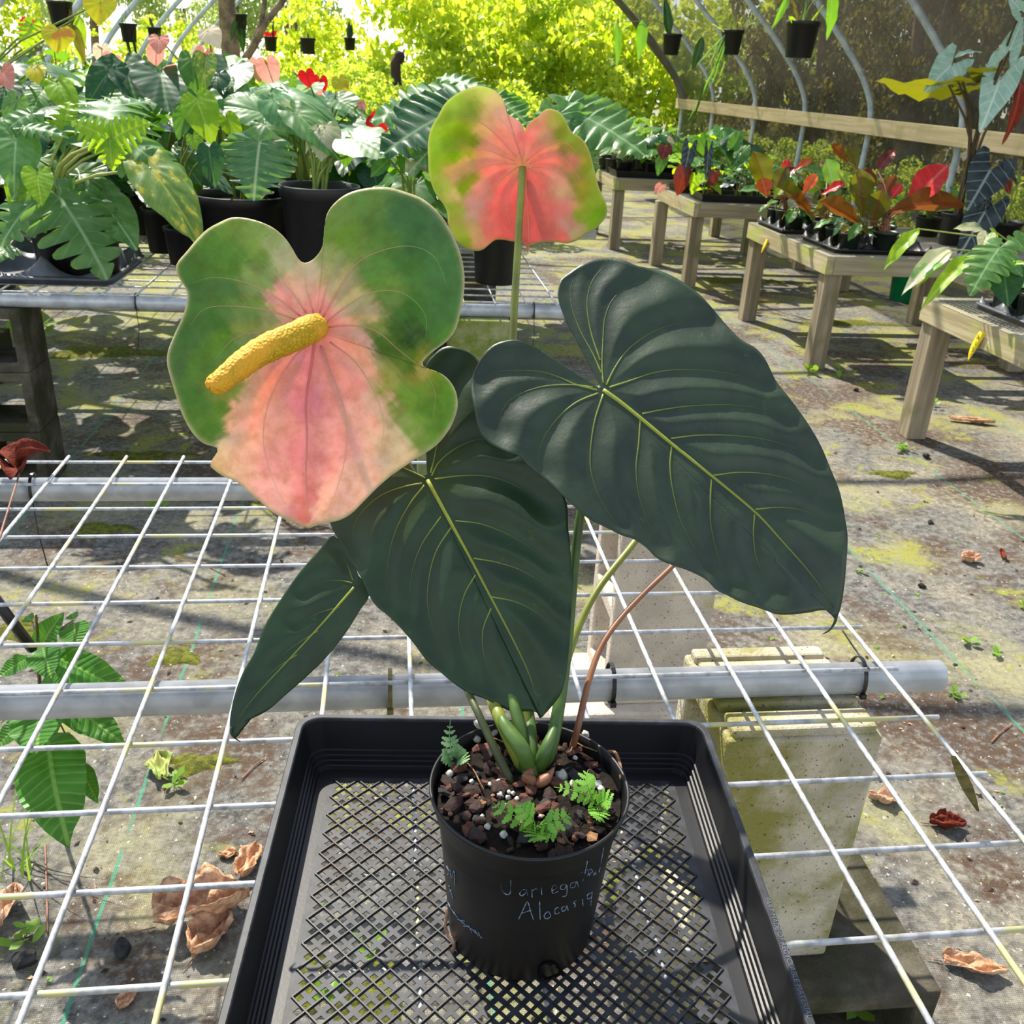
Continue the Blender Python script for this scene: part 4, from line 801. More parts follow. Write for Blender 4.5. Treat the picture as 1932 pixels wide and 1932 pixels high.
fern_thing('bright green fern seedling at the front edge of the pot soil', (1012,1560), [[(985,1545,.012),(950,1530,.018),(928,1512,.018)],[(1005,1545,.02),(990,1530,.026),(980,1512,.028)],[(1030,1555,.012),(1060,1545,.016),(1075,1535,.016)],[(1010,1575,.010),(1015,1588,.012)],[(1035,1570,.008),(1052,1572,.012)]], M['fern'], .0115, 7)
fern_thing('bright green fern seedling at the right edge of the pot soil', (1125,1520), [[(1105,1500,.014),(1075,1490,.02),(1045,1485,.02)],[(1112,1492,.02),(1105,1470,.026),(1110,1452,.028)],[(1140,1510,.010),(1155,1512,.012)],[(1130,1535,.008),(1125,1548,.010)]], M['fern'], .0105, 7)
fern_thing('dull green upright fern seedling at the back left of the pot', (858,1438), [[(852,1420,.012),(848,1390,.022),(850,1355,.036)],[(845,1430,.010),(832,1425,.014)],[(870,1432,.010),(880,1440,.012)],[(865,1420,.012),(872,1408,.018)]], M['fern_dull'], .0090, 8)
# ------------------------------------------------------------------ leaf shapes (unit length, petiole at the origin, tip at +y)
def polar_leaf(name, half, rings=5, n=22, cup=.10, droop=.25, lobes=None, wave=.02, seed=0):
    h = catmull(half, n); pts = np.vstack([h, (h*[-1, 1])[-2:0:-1]]); N = len(pts)
    if lobes:
        a = np.arctan2(pts[:, 0], pts[:, 1]); cutk = np.zeros(N)
        for c_, w_, dp in lobes: cutk = np.maximum(cutk, dp*np.exp(-((np.abs(a)-c_)/w_)**2))
        pts = pts*(1-cutk)[:, None]
    v = [(0, 0, 0)]; r_ = random.Random(seed)
    ph = r_.uniform(0, 6)
    for k in range(1, rings+1):
        q = pts*(k/rings)
        for j, (x, y) in enumerate(q):
            z = cup*abs(x)-droop*(y*abs(y))-droop*.35*x*x*4+wave*(k/rings)**2*math.sin(j*1.9+ph)
            v.append((x, y, z))
    f = [(0, 1+(j+1) % N, 1+j) for j in range(N)]
    for k in range(rings-1):
        a = 1+k*N; f += [(a+j, a+(j+1) % N, a+N+(j+1) % N, a+N+j) for j in range(N)]
    me = bpy.data.meshes.new(name); me.from_pydata(v, [], f); me.polygons.foreach_set('use_smooth', [True]*len(me.polygons)); me.materials.append(None); me.update(); return me
def strip_leaf(name, prof, nt=14, ns=4, fold=.25, arch=.3, wave=.02, twist=0.):
    t = np.linspace(0, 1, nt); wd = np.interp(t, [p[0] for p in prof], [p[1] for p in prof]); v = []
    for i, tt in enumerate(t):
        for s in np.linspace(-1, 1, 2*ns+1):
            x = s*wd[i]; z = fold*abs(x)-arch*tt*tt+wave*math.sin(tt*17+s*2)*abs(s); v.append((x, tt*(1-.12*arch), z))
    m_ = 2*ns+1; f = [(i*m_+j, i*m_+j+1, (i+1)*m_+j+1, (i+1)*m_+j) for i in range(nt-1) for j in range(m_-1)]
    me = bpy.data.meshes.new(name); me.from_pydata(v, [], f); me.polygons.foreach_set('use_smooth', [True]*len(me.polygons)); me.materials.append(None); me.update(); return me
def pinnate_leaf(name, cuts, dp, cw_, droop, nt=58, ns=5, seed=0):
    """broad leaf cut into fingers along the side veins"""
    t = np.linspace(-.26, 1, nt); wd = np.interp(t, [-.26, -.18, -.05, .12, .35, .58, .78, .93, 1], [.06, .28, .46, .54, .52, .42, .27, .10, .004]); v = []; r = random.Random(seed)
    sp_ = cuts[1]-cuts[0]
    for i, tt in enumerate(t):
        nt2 = max([dp*math.exp(-((tt-c)/cw_)**2) for c in cuts])
        for s in np.linspace(-1, 1, 2*ns+1):
            x = s*wd[i]*(1-nt2); a = abs(s); y = max(tt, 0)*(1-a)*.96+a*(tt*.96+.10*wd[i])
            z = -droop*y*abs(y)-droop*1.1*x*x+.03*a*math.sin(6.283*(tt-cuts[0])/sp_+1)+.08*abs(x); v.append((x, y, z))
    m_ = 2*ns+1; f = [(i*m_+j, i*m_+j+1, (i+1)*m_+j+1, (i+1)*m_+j) for i in range(nt-1) for j in range(m_-1)]
    me = bpy.data.meshes.new(name); me.from_pydata(v, [], f); me.polygons.foreach_set('use_smooth', [True]*len(me.polygons)); me.materials.append(None); me.update(); return me
HEART = [(0,-.02),(.05,-.16),(.14,-.27),(.27,-.27),(.38,-.14),(.44,.06),(.43,.28),(.34,.52),(.20,.76),(.08,.92),(0,1)]
WIDE = [(0,-.02),(.05,-.18),(.18,-.27),(.34,-.24),(.48,-.08),(.54,.15),(.51,.38),(.40,.60),(.24,.80),(.09,.94),(0,1)]
ARROW = [(0,0),(.05,-.14),(.14,-.36),(.22,-.46),(.29,-.38),(.31,-.16),(.32,.06),(.27,.32),(.18,.58),(.08,.84),(0,1)]
LEAF = {
 'heart': [polar_leaf('heart_leaf', HEART, droop=d, cup=c, seed=i) for i, (d, c) in enumerate(((.18,.12),(.32,.05),(.1,.25)))],
 'wide': [polar_leaf('wide_leaf', WIDE, droop=d, cup=c, seed=i) for i, (d, c) in enumerate(((.2,.15),(.35,.05)))],
 'arrow': [polar_leaf('arrow_leaf', ARROW, droop=d, cup=c, seed=i, wave=.03) for i, (d, c) in enumerate(((.15,.2),(.3,.1)))],
 'split': [pinnate_leaf('split_leaf', [.02, .16, .29, .41, .53, .64, .75], .62, .016, d, seed=i) for i, d in enumerate((.22,.42))],
 'lobed': [pinnate_leaf('lobed_leaf', [-.04, .14, .32, .50, .67, .83], .66, .034, d, seed=i) for i, d in enumerate((.3,.55))],
 'paddle': [strip_leaf('paddle_leaf', [(0,.03),(.2,.075),(.45,.17),(.65,.20),(.82,.165),(.94,.07),(1,.003)], fold=.45, arch=a) for a in (.15,.35,.02)],
 'strap': [strip_leaf('strap_leaf', [(0,.02),(.15,.035),(.5,.045),(.85,.03),(1,.002)], fold=.4, arch=a) for a in (.2,.5)],
 'lance': [strip_leaf('lance_leaf', [(0,.02),(.1,.09),(.3,.14),(.6,.12),(.85,.05),(1,.002)], fold=.35, arch=a) for a in (.2,.4)],
 'oval': [strip_leaf('oval_leaf', [(0,.02),(.12,.16),(.35,.28),(.6,.27),(.82,.16),(.95,.05),(1,.002)], fold=.2, arch=a, wave=.03) for a in (.2,.4)],
}
G_ = srgb
LM = {
 'green': leafmat('mid_green_leaf', G_(52,100,50), G_(74,124,56), G_(130,164,90), G_(140,200,30), .40, .40, 7, .08, .35),
 'deep': leafmat('deep_green_leaf', G_(28,66,44), G_(40,84,50), G_(90,130,80), G_(90,150,24), .25, .38, 7, .08, .35),
 'lime': leafmat('lime_leaf', G_(110,160,40), G_(140,184,46), G_(180,204,90), G_(196,228,20), .5, .36, 7, .08, .35),
 'silver': leafmat('sheen_green_leaf', G_(72,118,62), G_(100,140,84), G_(150,180,130), G_(150,200,60), .32, .40, 7, .08, .4),  # sun gloss on the leaves is put into this grey-green
 'varieg': leafmat('variegated_leaf', G_(74,124,78), G_(104,146,96), G_(190,206,160), G_(140,190,60), .3, .3, 7, .08, .3, patch=G_(156,164,112), pscale=3.0, plo=.54, phi=.6),
 'cream': leafmat('cream_leaf', G_(186,184,146), G_(168,172,122), G_(200,200,170), G_(176,178,110), .3, .35, 7, .08, .3, patch=G_(120,164,84), pscale=2.5, plo=.58, phi=.62),
 'mottle': leafmat('yellow_mottled_leaf', G_(84,128,60), G_(130,160,70), G_(170,186,90), G_(180,200,40), .4, .35, 7, .08, .3, patch=G_(214,200,70), pscale=5, plo=.56, phi=.62),
 'bronze': leafmat('bronze_leaf', G_(104,74,26), G_(140,86,26), G_(150,60,30), G_(160,90,8), .36, .34, 9, .08, .25),
 'olive': leafmat('olive_leaf', G_(70,76,26), G_(96,92,30), G_(120,60,36), G_(140,140,16), .38, .3, 9, .08, .25),
 'red': leafmat('red_leaf', G_(206,36,34), G_(224,56,50), G_(236,110,100), G_(240,40,20), .35, .28, 9, .08, .4),
 'orange': leafmat('orange_leaf', G_(214,84,40), G_(226,110,56), G_(236,140,90), G_(250,100,20), .42, .3, 9, .08, .3),
 'maroon': leafmat('maroon_leaf', G_(92,38,34), G_(122,56,46), G_(150,80,70), G_(150,50,24), .25, .3, 9, .08, .3),
 'alosilver': leafmat('silver_alocasia_leaf', G_(150,186,168), G_(176,206,188), G_(214,230,214), G_(150,190,130), .2, .34, 5, .12, .6, k=.9),
 'aloblack': leafmat('dark_alocasia_leaf', G_(46,56,58), G_(66,78,80), G_(150,164,158), G_(40,60,50), .08, .34, 4.0, .07, .8, k=.9),
 'alounder': leafmat('olive_underside_leaf', G_(88,86,30), G_(66,60,24), G_(130,128,50), G_(150,150,20), .4, .5, 5, .1, .5, k=.9),
 'pink': leafmat('pink_spathe', G_(236,150,138), G_(226,120,110), G_(240,190,170), G_(250,170,150), .45, .4, 7, .08, .2),
 'cream_sp': leafmat('cream_spathe', G_(234,216,184), G_(226,200,170), G_(240,226,200), G_(240,220,190), .45, .4, 7, .08, .2),
 'redsp': leafmat('scarlet_spathe', G_(214,12,24), G_(196,8,18), G_(226,60,50), G_(240,20,20), .4, .35, 7, .08, .2),
 'yellowsp': leafmat('yellow_green_spathe', G_(206,200,50), G_(186,190,50), G_(226,160,60), G_(240,220,20), .5, .4, 7, .08, .2, patch=G_(236,150,70), pscale=2, plo=.54, phi=.62),
 'darkstrap': leafmat('dark_strap_leaf', G_(26,46,30), G_(36,60,34), G_(60,90,50), G_(50,90,20), .2, .35, 7, .08, .3),
 'crinkle': leafmat('crinkled_weed_leaf', G_(44,98,30), G_(62,122,40), G_(120,160,70), G_(110,170,30), .32, .4, 14, .16, .6, k=.5),
}
RL = random.Random(21)
def leaf_at(parent, kind, B, T, w_, mat, nh=None, roll=0.0, name='leaf'):
    B, T = V(B), V(T); Yv = T-B; L = Yv.length; Yv.normalize()
    if nh is None: nh = (V(CAM)-B).normalized()*.6+Vector((0, 0, .8))
    N = Vector(nh); N = (N-Yv*N.dot(Yv)).normalized()
    if roll: N = Matrix.Rotation(roll, 3, Yv) @ N
    X = Yv.cross(N).normalized(); me = LEAF[kind][RL.randrange(len(LEAF[kind]))]
    MW = Matrix(((X.x*L*w_, Yv.x*L, N.x*L, B.x), (X.y*L*w_, Yv.y*L, N.y*L, B.y), (X.z*L*w_, Yv.z*L, N.z*L, B.z), (0, 0, 0, 1)))
    return shared(name, me, parent, MW, LM[mat])
def stalk(parent, a, b, r, mat, bend=.12, name='petiole', n=7):
    a, b = np.array(a, float), np.array(b, float); m_ = (a+b)/2; d = b-a; m_ = m_+np.array([-d[0]*.25, -d[1]*.25, np.linalg.norm(d)*bend])
    q = catmull([a, m_, b], n); v, f = tube(q, np.linspace(r, r*.6, n), 5, False); return mk(name, v, f, M[mat], parent)
def pot_part(parent, c, r, h, mat='black', rb=None):
    mk('pot', *rim_pot(c, r, h, rb), M[mat], parent)
    n_ = 20; v = [(c[0], c[1], c[2]+h*.88)]+[(c[0]+(r-.0065)*math.cos(6.2832*k/n_), c[1]+(r-.0065)*math.sin(6.2832*k/n_), c[2]+h*.87) for k in range(n_)]
    mk('soil', v, [(0, 1+k, 1+(k+1) % n_) for k in range(n_)], M['soil'], parent)
def plant(label, cat, c, leaves, pot=None, stem='stem', base=None, sr=.005, group=None, name='potted_plant', extra_base=0):
    """leaves: (kind, base px, tip px, y of base, y of tip, width, material[, normal])"""
    o = empty(name, c, label, cat, group)
    hh = 0
    if pot: pot_part(o, c, pot[0], pot[1], pot[2] if len(pot) > 2 else 'black'); hh = pot[1]*.86
    b = np.array(c)+np.array([0, 0, hh]) if base is None else np.array(base)
    for i, q in enumerate(leaves):
        kind, p0, p1, y0, y1, w_, mt = q[:7]; B, T = Py(*p0, y0), Py(*p1, y1)
        leaf_at(o, kind, B, T, w_, mt, q[7] if len(q) > 7 else None, name='spathe' if mt in ('pink', 'redsp', 'cream_sp', 'yellowsp') else 'leaf')
        j = b+np.array([RL.uniform(-.02, .02), RL.uniform(-.02, .02), 0])
        stalk(o, j, B, sr, stem)
    return o
def rplant(label, c, kind, n_, h, spread, size, mats, pot, seed, stem='stem', flowers=None, group='foliage plants on the rear benches', wr=(.85, 1.1), upright=0.0, name='potted_plant', cat='potted plant'):
    r = random.Random(seed); o = empty(name, c, label, cat, group); hh = 0
    if pot: pot_part(o, c, pot[0], pot[1], pot[2] if len(pot) > 2 else 'black'); hh = pot[1]*.86
    b = np.array(c)+np.array([0, 0, hh]); a0 = r.uniform(0, 6)
    for i in range(n_):
        a = a0+i*2.4+r.uniform(-.3, .3); fr = (i+.7)/n_; rad = spread*(1.05-fr*.75)*r.uniform(.7, 1.1); z = h*(.38+.62*fr)*r.uniform(.85, 1.05)
        d = np.array([math.cos(a), math.sin(a), 0]); B = b+d*rad+np.array([0, 0, z]); s = size*r.uniform(.75, 1.1)
        dz = r.uniform(-.75, .1)+upright; Yd = d*math.cos(dz)+np.array([0, 0, math.sin(dz)])
        leaf_at(o, kind if isinstance(kind, str) else r.choice(kind), B, B+Yd*s, r.uniform(*wr), r.choice(mats), Vector((d[0]*.35, d[1]*.35-.25, .9)))
        stalk(o, b+d*.012, B, .0045, stem)
    for q in flowers or []:
        a = r.uniform(0, 6.28); d = np.array([math.cos(a), math.sin(a), 0]); B = b+d*spread*.5+np.array([0, 0, h*r.uniform(.95, 1.2)])
        T = B+np.array([r.uniform(-.04, .04), -.02, -.09]); sp_ = leaf_at(o, 'heart', B, T, 1.1, q, Vector((r.uniform(-.5, .5), -.9, .4)), name='spathe')
        stalk(o, b, B, .003, stem, .05, 'flower_stalk')
        d2 = np.array([r.uniform(-.02, .02), -.05, .012]); v, f = tube([B, B+d2*.5, B+d2], [.005, .0045, .002], 6); mk('spadix', v, f, M['spadix'], o)
    return o
# ------------------------------------------------------------------ grey carry trays with moulded dividers
def carry_tray(label, c, sx, sy, nx_, ny_, pr, hgt, rot=0.0, mat='carry', group='carry trays'):
    N1, N2 = 44, 36; cs, sn = math.cos(rot), math.sin(rot); o = empty('carry_tray', c, label, 'tray', group)
    W = lambda x, y, z: (c[0]+x*cs-y*sn, c[1]+x*sn+y*cs, c[2]+z)
    cen = [(-sx/2+sx*(i+.5)/nx_, -sy/2+sy*(j+.5)/ny_) for i in range(nx_) for j in range(ny_)]
    v = []
    for j in range(N2+1):
        for i in range(N1+1):
            x, y = -sx/2+sx*i/N1, -sy/2+sy*j/N2; d = min(math.hypot(x-a, y-b) for a, b in cen)
            e = min(sx/2-abs(x), sy/2-abs(y)); z = .012+min(hgt, max(0, d-pr)*1.7)*min(1, .05+e/.018)
            if d < pr: z = .006
            v.append(W(x, y, z))
    f = [(j*(N1+1)+i, j*(N1+1)+i+1, (j+1)*(N1+1)+i+1, (j+1)*(N1+1)+i) for j in range(N2) for i in range(N1)]
    mk('divider_shell', v, f, M[mat], o)
    pr_ = [(.0, .0), (.006, .001), (.010, .012), (.010, .030), (.004, .034), (-.002, .030)]; v, f = [], []; m_ = 0
    for a, z in [(-.012, 0.0), (.0, 0.0), (.004, .014), (.012, .016), (.012, .022), (.0, .026), (-.004, .012)]:
        ring = []
        for s, (cx, cy) in enumerate(((1, 1), (-1, 1), (-1, -1), (1, -1))):
            for k in range(5):
                q = math.pi/2*(s+k/4); ring.append((cx*(sx/2-.03)+(.03+a)*math.cos(q), cy*(sy/2-.03)+(.03+a)*math.sin(q)))
        m_ = len(ring); v += [W(x, y, z) for x, y in ring]
    for k in range(6): f += [(k*m_+j, k*m_+(j+1) % m_, (k+1)*m_+(j+1) % m_, (k+1)*m_+j) for j in range(m_)]
    mk('rim', v, f, M[mat], o); return o, [W(a, b, .007) for a, b in cen]
BZ = TOP+.0058
# ------------------------------------------------------------------ rear bench, featured plants
ct, pp = carry_tray('grey moulded carry tray on the rear bench, far left', (-.70, 2.80, BZ), .60, .44, 3, 2, .085, .12)
plant('philodendron with glossy drooping lobed leaves in the grey carry tray', 'potted plant', (pp[4][0]+.02, pp[4][1], pp[4][2]), [
 ('lobed', (112,372), (205,500), 2.62, 2.46, .95, 'silver'), ('lobed', (78,372), (-6,418), 2.66, 2.5, .9, 'silver'), ('lobed', (165,372), (172,470), 2.66, 2.5, .6, 'silver'),
 ('wide', (185,372), (255,450), 2.72, 2.55, .6, 'silver'), ('lobed', (120,345), (60,330), 2.75, 2.7, .7, 'green'), ('wide', (140,340), (200,300), 2.85, 2.9, .7, 'silver'),
 ('heart', (70,300), (20,350), 2.75, 2.6, .9, 'silver'), ('lobed', (150,330), (228,350), 2.8, 2.7, .6, 'silver')], (.098, .19), sr=.006)
plant('tall split leaf philodendron with bright lime backlit leaves on the left', 'potted plant', (pp[2][0]+.12, pp[2][1]+.02, pp[2][2]), [
 ('lobed', (196,262), (212,128), 2.78, 2.95, 1.15, 'silver'), ('lobed', (205,262), (135,218), 2.56, 2.54, 1.0, 'lime', (0, -.8, .5)), ('lobed', (212,262), (272,222), 2.56, 2.54, .95, 'lime', (0, -.8, .5)), ('lobed', (208,262), (205,305), 2.56, 2.5, 1.1, 'lime', (0, -.8, .5)),
 ('lobed', (222,258), (365,322), 2.70, 2.55, .62, 'silver'), ('split', (228,270), (330,330), 2.76, 2.6, .55, 'lime'), ('wide', (285,318), (380,440), 2.62, 2.42, .50, 'mottle'),
 ('lobed', (120,255), (128,180), 2.8, 2.85, .9, 'lime'), ('lobed', (190,245), (60,250), 2.8, 2.75, .4, 'silver'), ('lobed', (190,225), (270,150), 2.9, 3.0, .8, 'silver')], (.085, .17), 'stem_pale', sr=.007)
plant('small seedling pot in the left corner of the grey carry tray', 'potted plant', pp[0], [('heart', (12,470), (25,488), 2.62, 2.58, 1, 'silver'), ('heart', (5,478), (-8,492), 2.62, 2.58, 1, 'silver'), ('heart', (22,472), (38,480), 2.62, 2.6, 1, 'green')], (.072, .09), sr=.002)
plant('dark pot with yellowing lower leaves at the left edge of the rear bench', 'potted plant', (pp[1][0]-.02, pp[1][1], pp[1][2]), [
 ('heart', (40,330), (20,395), 2.66, 2.6, .9, 'lime'), ('heart', (70,330), (78,385), 2.6, 2.52, .9, 'lime'), ('lobed', (60,215), (-20,240), 2.8, 2.7, .8, 'silver'), ('lobed', (45,240), (120,238), 2.75, 2.7, .55, 'silver'), ('heart', (30,190), (8,240), 2.9, 2.85, .9, 'silver'), ('heart', (30,265), (22,345), 2.72, 2.6, 1.0, 'silver')], (.09, .18))
c = Pz(470, 472, BZ); plant('variegated monstera with one broad pale leaf in a wide black pot', 'potted plant', (-.045, 3.04, BZ), [('split', (490,268), (476,370), 2.88, 2.74, 1.15, 'varieg'), ('heart', (402,292), (404,345), 2.9, 2.8, .9, 'deep'), ('wide', (500,310), (520,330), 2.95, 2.9, 1, 'lime')], (.165, .24), sr=.006)
plant('large pale green monstera in the tall flared black pot', 'potted plant', (.245, 2.86, BZ), [('wide', (668,262), (742,280), 2.85, 2.72, .95, 'silver'), ('wide', (655,258), (600,232), 2.9, 3.0, 1.0, 'silver'), ('wide', (560,215), (640,282), 2.95, 2.8, .5, 'green'), ('wide', (612,240), (606,285), 2.9, 2.8, .9, 'cream'), ('lance', (600,235), (570,280), 2.9, 2.85, 1.2, 'cream'), ('lance', (690,285), (755,300), 2.9, 2.85, .9, 'silver'), ('heart', (655,260), (650,310), 3.0, 2.95, 1, 'green')], (.135, .30, 'black', .085), sr=.006)
plant('deep black pot with pale low leaves half hidden behind the flared pot', 'potted plant', (.17, 3.22, BZ), [('wide', (500,215), (410,188), 3.2, 3.2, .9, 'silver'), ('wide', (470,185), (420,175), 3.3, 3.3, .9, 'silver'), ('wide', (520,190), (580,240), 3.1, 3.0, .8, 'varieg'), ('wide', (545,175), (640,215), 3.2, 3.05, .5, 'silver'), ('wide', (520,165), (450,165), 3.3, 3.35, .8, 'silver'), ('heart', (500,235), (540,275), 3.1, 3.0, .9, 'green'), ('wide', (560,190), (540,240), 3.2, 3.1, 1.0, 'varieg')], (.15, .27), sr=.006)
# the monstera behind the rear flower
cpot = (.855, 2.80, BZ)
plant('big monstera with deeply cut dark silver-sheened leaves behind the rear flower', 'potted plant', cpot, [
 ('split', (880,190), (705,168), 2.80, 2.7, .75, 'silver'), ('split', (868,205), (715,260), 2.70, 2.5, .8, 'deep'), ('split', (900,210), (760,300), 2.72, 2.5, .6, 'varieg'), ('split', (925,190), (822,95), 2.85, 3.0, .5, 'silver'),
 ('split', (1065,205), (1228,262), 2.85, 2.6, .72, 'silver'), ('split', (1055,215), (1120,330), 2.80, 2.6, .8, 'silver'), ('split', (935,185), (1005,225), 2.85, 2.7, .7, 'green'), ('split', (905,200), (770,150), 2.9, 3.0, .6, 'varieg'), ('heart', (1080,235), (1060,290), 2.85, 2.8, .9, 'green')], (.092, .235), sr=.007, stem='stem_pale')
# tall anthuriums behind, left
plant('anthurium with a broad dark quilted leaf and pink spathe behind the lime philodendron', 'potted plant', (-.62, 3.42, BZ), [('heart', (303,140), (318,205), 3.3, 3.15, 1.25, 'deep'), ('heart', (318,128), (322,112), 3.35, 3.3, 1, 'pink'), ('heart', (210,130), (160,190), 3.3, 3.2, .9, 'deep'), ('heart', (235,125), (262,200), 3.35, 3.2, .8, 'deep'), ('heart', (270,190), (250,222), 3.3, 3.2, 1, 'silver')], (.10, .19))
plant('anthurium with two tall upright yellow-green leaves', 'potted plant', (-.36, 3.42, BZ), [('heart', (362,112), (368,172), 3.3, 3.2, .8, 'green'), ('heart', (388,115), (386,168), 3.28, 3.2, .75, 'mottle'), ('heart', (378,190), (395,260), 3.2, 3.05, .9, 'green'), ('heart', (350,185), (352,215), 3.3, 3.2, .9, 'mottle'), ('heart', (410,140), (400,170), 3.4, 3.3, 1.0, 'deep')], (.10, .19))
plant('anthurium with orange and lime spathes held high at top left', 'potted plant', (-1.1, 3.5, BZ), [('heart', (110,58), (104,92), 3.3, 3.25, 1.7, 'yellowsp', (0,-1,.3)), ('heart', (190,5), (185,45), 3.4, 3.35, 1.5, 'yellowsp', (0,-1,.3)), ('heart', (66,130), (68,150), 3.3, 3.25, 1.4, 'yellowsp', (0,-1,.3)), ('heart', (5,135), (22,165), 3.2, 3.15, 1.2, 'pink', (0,-1,.3)), ('heart', (10,160), (5,205), 3.2, 3.1, 1, 'deep'), ('heart', (80,170), (60,205), 3.3, 3.2, 1, 'green'), ('heart', (110,160), (140,210), 3.3, 3.2, .8, 'lime'), ('lance', (150,30), (150,120), 3.5, 3.45, 1.1, 'lime'), ('lance', (135,45), (165,115), 3.4, 3.35, 1, 'olive'), ('lobed', (60,45), (40,90), 3.5, 3.45, 1, 'lime')], (.10, .19))
plant('anthurium with one large cream spathe turned sideways', 'potted plant', (-.15, 3.5, BZ), [('heart', (392,58), (412,82), 3.5, 3.45, 1.3, 'cream_sp', (.3,-1,.3)), ('heart', (430,130), (395,190), 3.5, 3.3, 1.0, 'deep'), ('wide', (440,160), (400,195), 3.4, 3.3, 1.0, 'silver'), ('heart', (300,72), (298,98), 3.5, 3.45, 1.3, 'pink', (0,-1,.3))], (.10, .19))
plant('anthurium with a single scarlet spathe', 'potted plant', (.22, 3.62, BZ), [('heart', (577,138), (584,165), 3.5, 3.48, 1.3, 'redsp', (0,-1,.3)), ('heart', (545,150), (548,178), 3.5, 3.45, 1.0, 'lime'), ('heart', (640,150), (650,180), 3.5, 3.45, 1.0, 'yellowsp', (0,-1,.3)), ('heart', (560,190), (610,230), 3.5, 3.4, 1, 'green'), ('heart', (640,190), (690,215), 3.4, 3.3, .9, 'green'), ('heart', (680,195), (690,208), 3.3, 3.28, 1, 'pink', (0,-1,.3))], (.10, .19))
plant('young anthurium with lime backlit leaves among the rear pots', 'potted plant', (-.24, 2.98, BZ), [('heart', (372,190), (396,258), 2.9, 2.8, .9, 'lime', (0,-.9,.4)), ('heart', (350,215), (335,262), 2.9, 2.85, .9, 'green', (0,-.9,.4)), ('heart', (365,258), (378,285), 2.86, 2.82, 1, 'lime', (0,-.9,.4)), ('heart', (395,285), (402,345), 2.82, 2.76, .9, 'deep', (0,-.9,.4)), ('heart', (430,225), (455,268), 2.95, 2.9, .8, 'lime', (0,-.9,.4))], (.07, .13))
plant('seedling anthurium with orange and lime leaves right of the flared pot', 'potted plant', (.55, 2.92, BZ), [('heart', (760,235), (745,262), 2.8, 2.78, 1, 'lime', (0,-.9,.4)), ('heart', (775,265), (800,295), 2.8, 2.75, 1, 'lime', (0,-.9,.4)), ('heart', (725,205), (732,230), 2.9, 2.88, 1.2, 'yellowsp', (0,-1,.3)), ('oval', (740,270), (715,255), 2.8, 2.8, .9, 'lime', (0,-.9,.4)), ('heart', (765,300), (778,335), 2.8, 2.75, .9, 'green', (0,-.9,.4)), ('oval', (735,300), (700,330), 2.75, 2.7, .9, 'green', (0,-.9,.4))], (.07, .13))
# fill: rows of anthuriums and aroids
kinds = [('heart', ['green', 'green', 'lime', 'deep'], 'green anthurium'), ('heart', ['deep', 'deep', 'green'], 'dark anthurium'), ('lobed', ['green', 'green', 'lime'], 'silvery philodendron'), ('wide', ['varieg', 'lime', 'green'], 'pale broad aroid'), ('heart', ['lime', 'mottle', 'green'], 'lime yellow anthurium'), ('split', ['green', 'silver'], 'split monstera')]
ORD = ['first', 'second', 'third', 'fourth', 'fifth', 'sixth', 'seventh', 'eighth', 'ninth', 'tenth', 'eleventh', 'twelfth', 'thirteenth']
bench('hidden wire grid bench top behind the rear bench', '', -2.3, 1.5, 4.12, 5.62, [P4*i-2.28 for i in range(0, 38)], [4.16+P4*j for j in range(0, 15)], (4.2, 5.45), -2.3, 1.5, ('galvanised pipe under the front of the hidden back bench', 'galvanised pipe under the rear of the hidden back bench'), None)
for xx, yy, la in ((.9, 4.2, 'front right'), (-2.0, 4.2, 'front left'), (.9, 5.45, 'back right'), (-2.0, 5.45, 'back left')):
    cmu('concrete_block', (xx, yy, .1), .40, .20, .2, 'y', M['block_dark'], 'dark concrete block lying at the %s of the hidden back bench' % la)
    cmu('concrete_block', (xx, yy, .2+(BT+.009-.2)/2), .2, .19, BT+.009-.2, 'x', M['block_dark'], 'dark concrete block standing at the %s of the hidden back bench' % la)
rows = [(3.62, -1.45, .95, 9, 'from the left in the back row of the rear bench', .46), (3.22, -1.25, .6, 5, 'from the left in the middle row of the rear bench', .30), (4.35, -1.9, 1.2, 10, 'from the left in the front row of the hidden back bench', .46), (4.85, -2.0, 1.2, 10, 'from the left in the middle row of the hidden back bench', .50), (5.3, -2.1, 1.2, 9, 'from the left in the back row of the hidden back bench', .52)]
sd0 = 100
for yy, xa, xb, n_, rn, hh in rows:
    for k in range(n_):
        x = xa+(xb-xa)*k/(n_-1)+RL.uniform(-.05, .05); kd = kinds[RL.randrange(len(kinds))] if k % 2 else kinds[(k//2) % 2]
        if yy < 3.3 and abs(x-.17) < .3: continue
        if yy < 3.4 and -.32 < x < .1: continue
        fl = [RL.choice(['pink', 'pink', 'cream_sp', 'redsp', 'yellowsp'])] if RL.random() < .55 else None
        h = hh*RL.uniform(.8, 1.12)*(.62 if x > .25 else 1.0)
        rplant('%s, %s %s' % (kd[2], ORD[k], rn), (x, yy, BZ), kd[0], RL.randint(10, 14), h, RL.uniform(.14, .24), RL.uniform(.16, .25), kd[1], (.085, .16), sd0, flowers=fl); sd0 += 1
# ------------------------------------------------------------------ right benches
TB = TZ+.0026
def on_table(px, py): return Pz(px, py, TB)
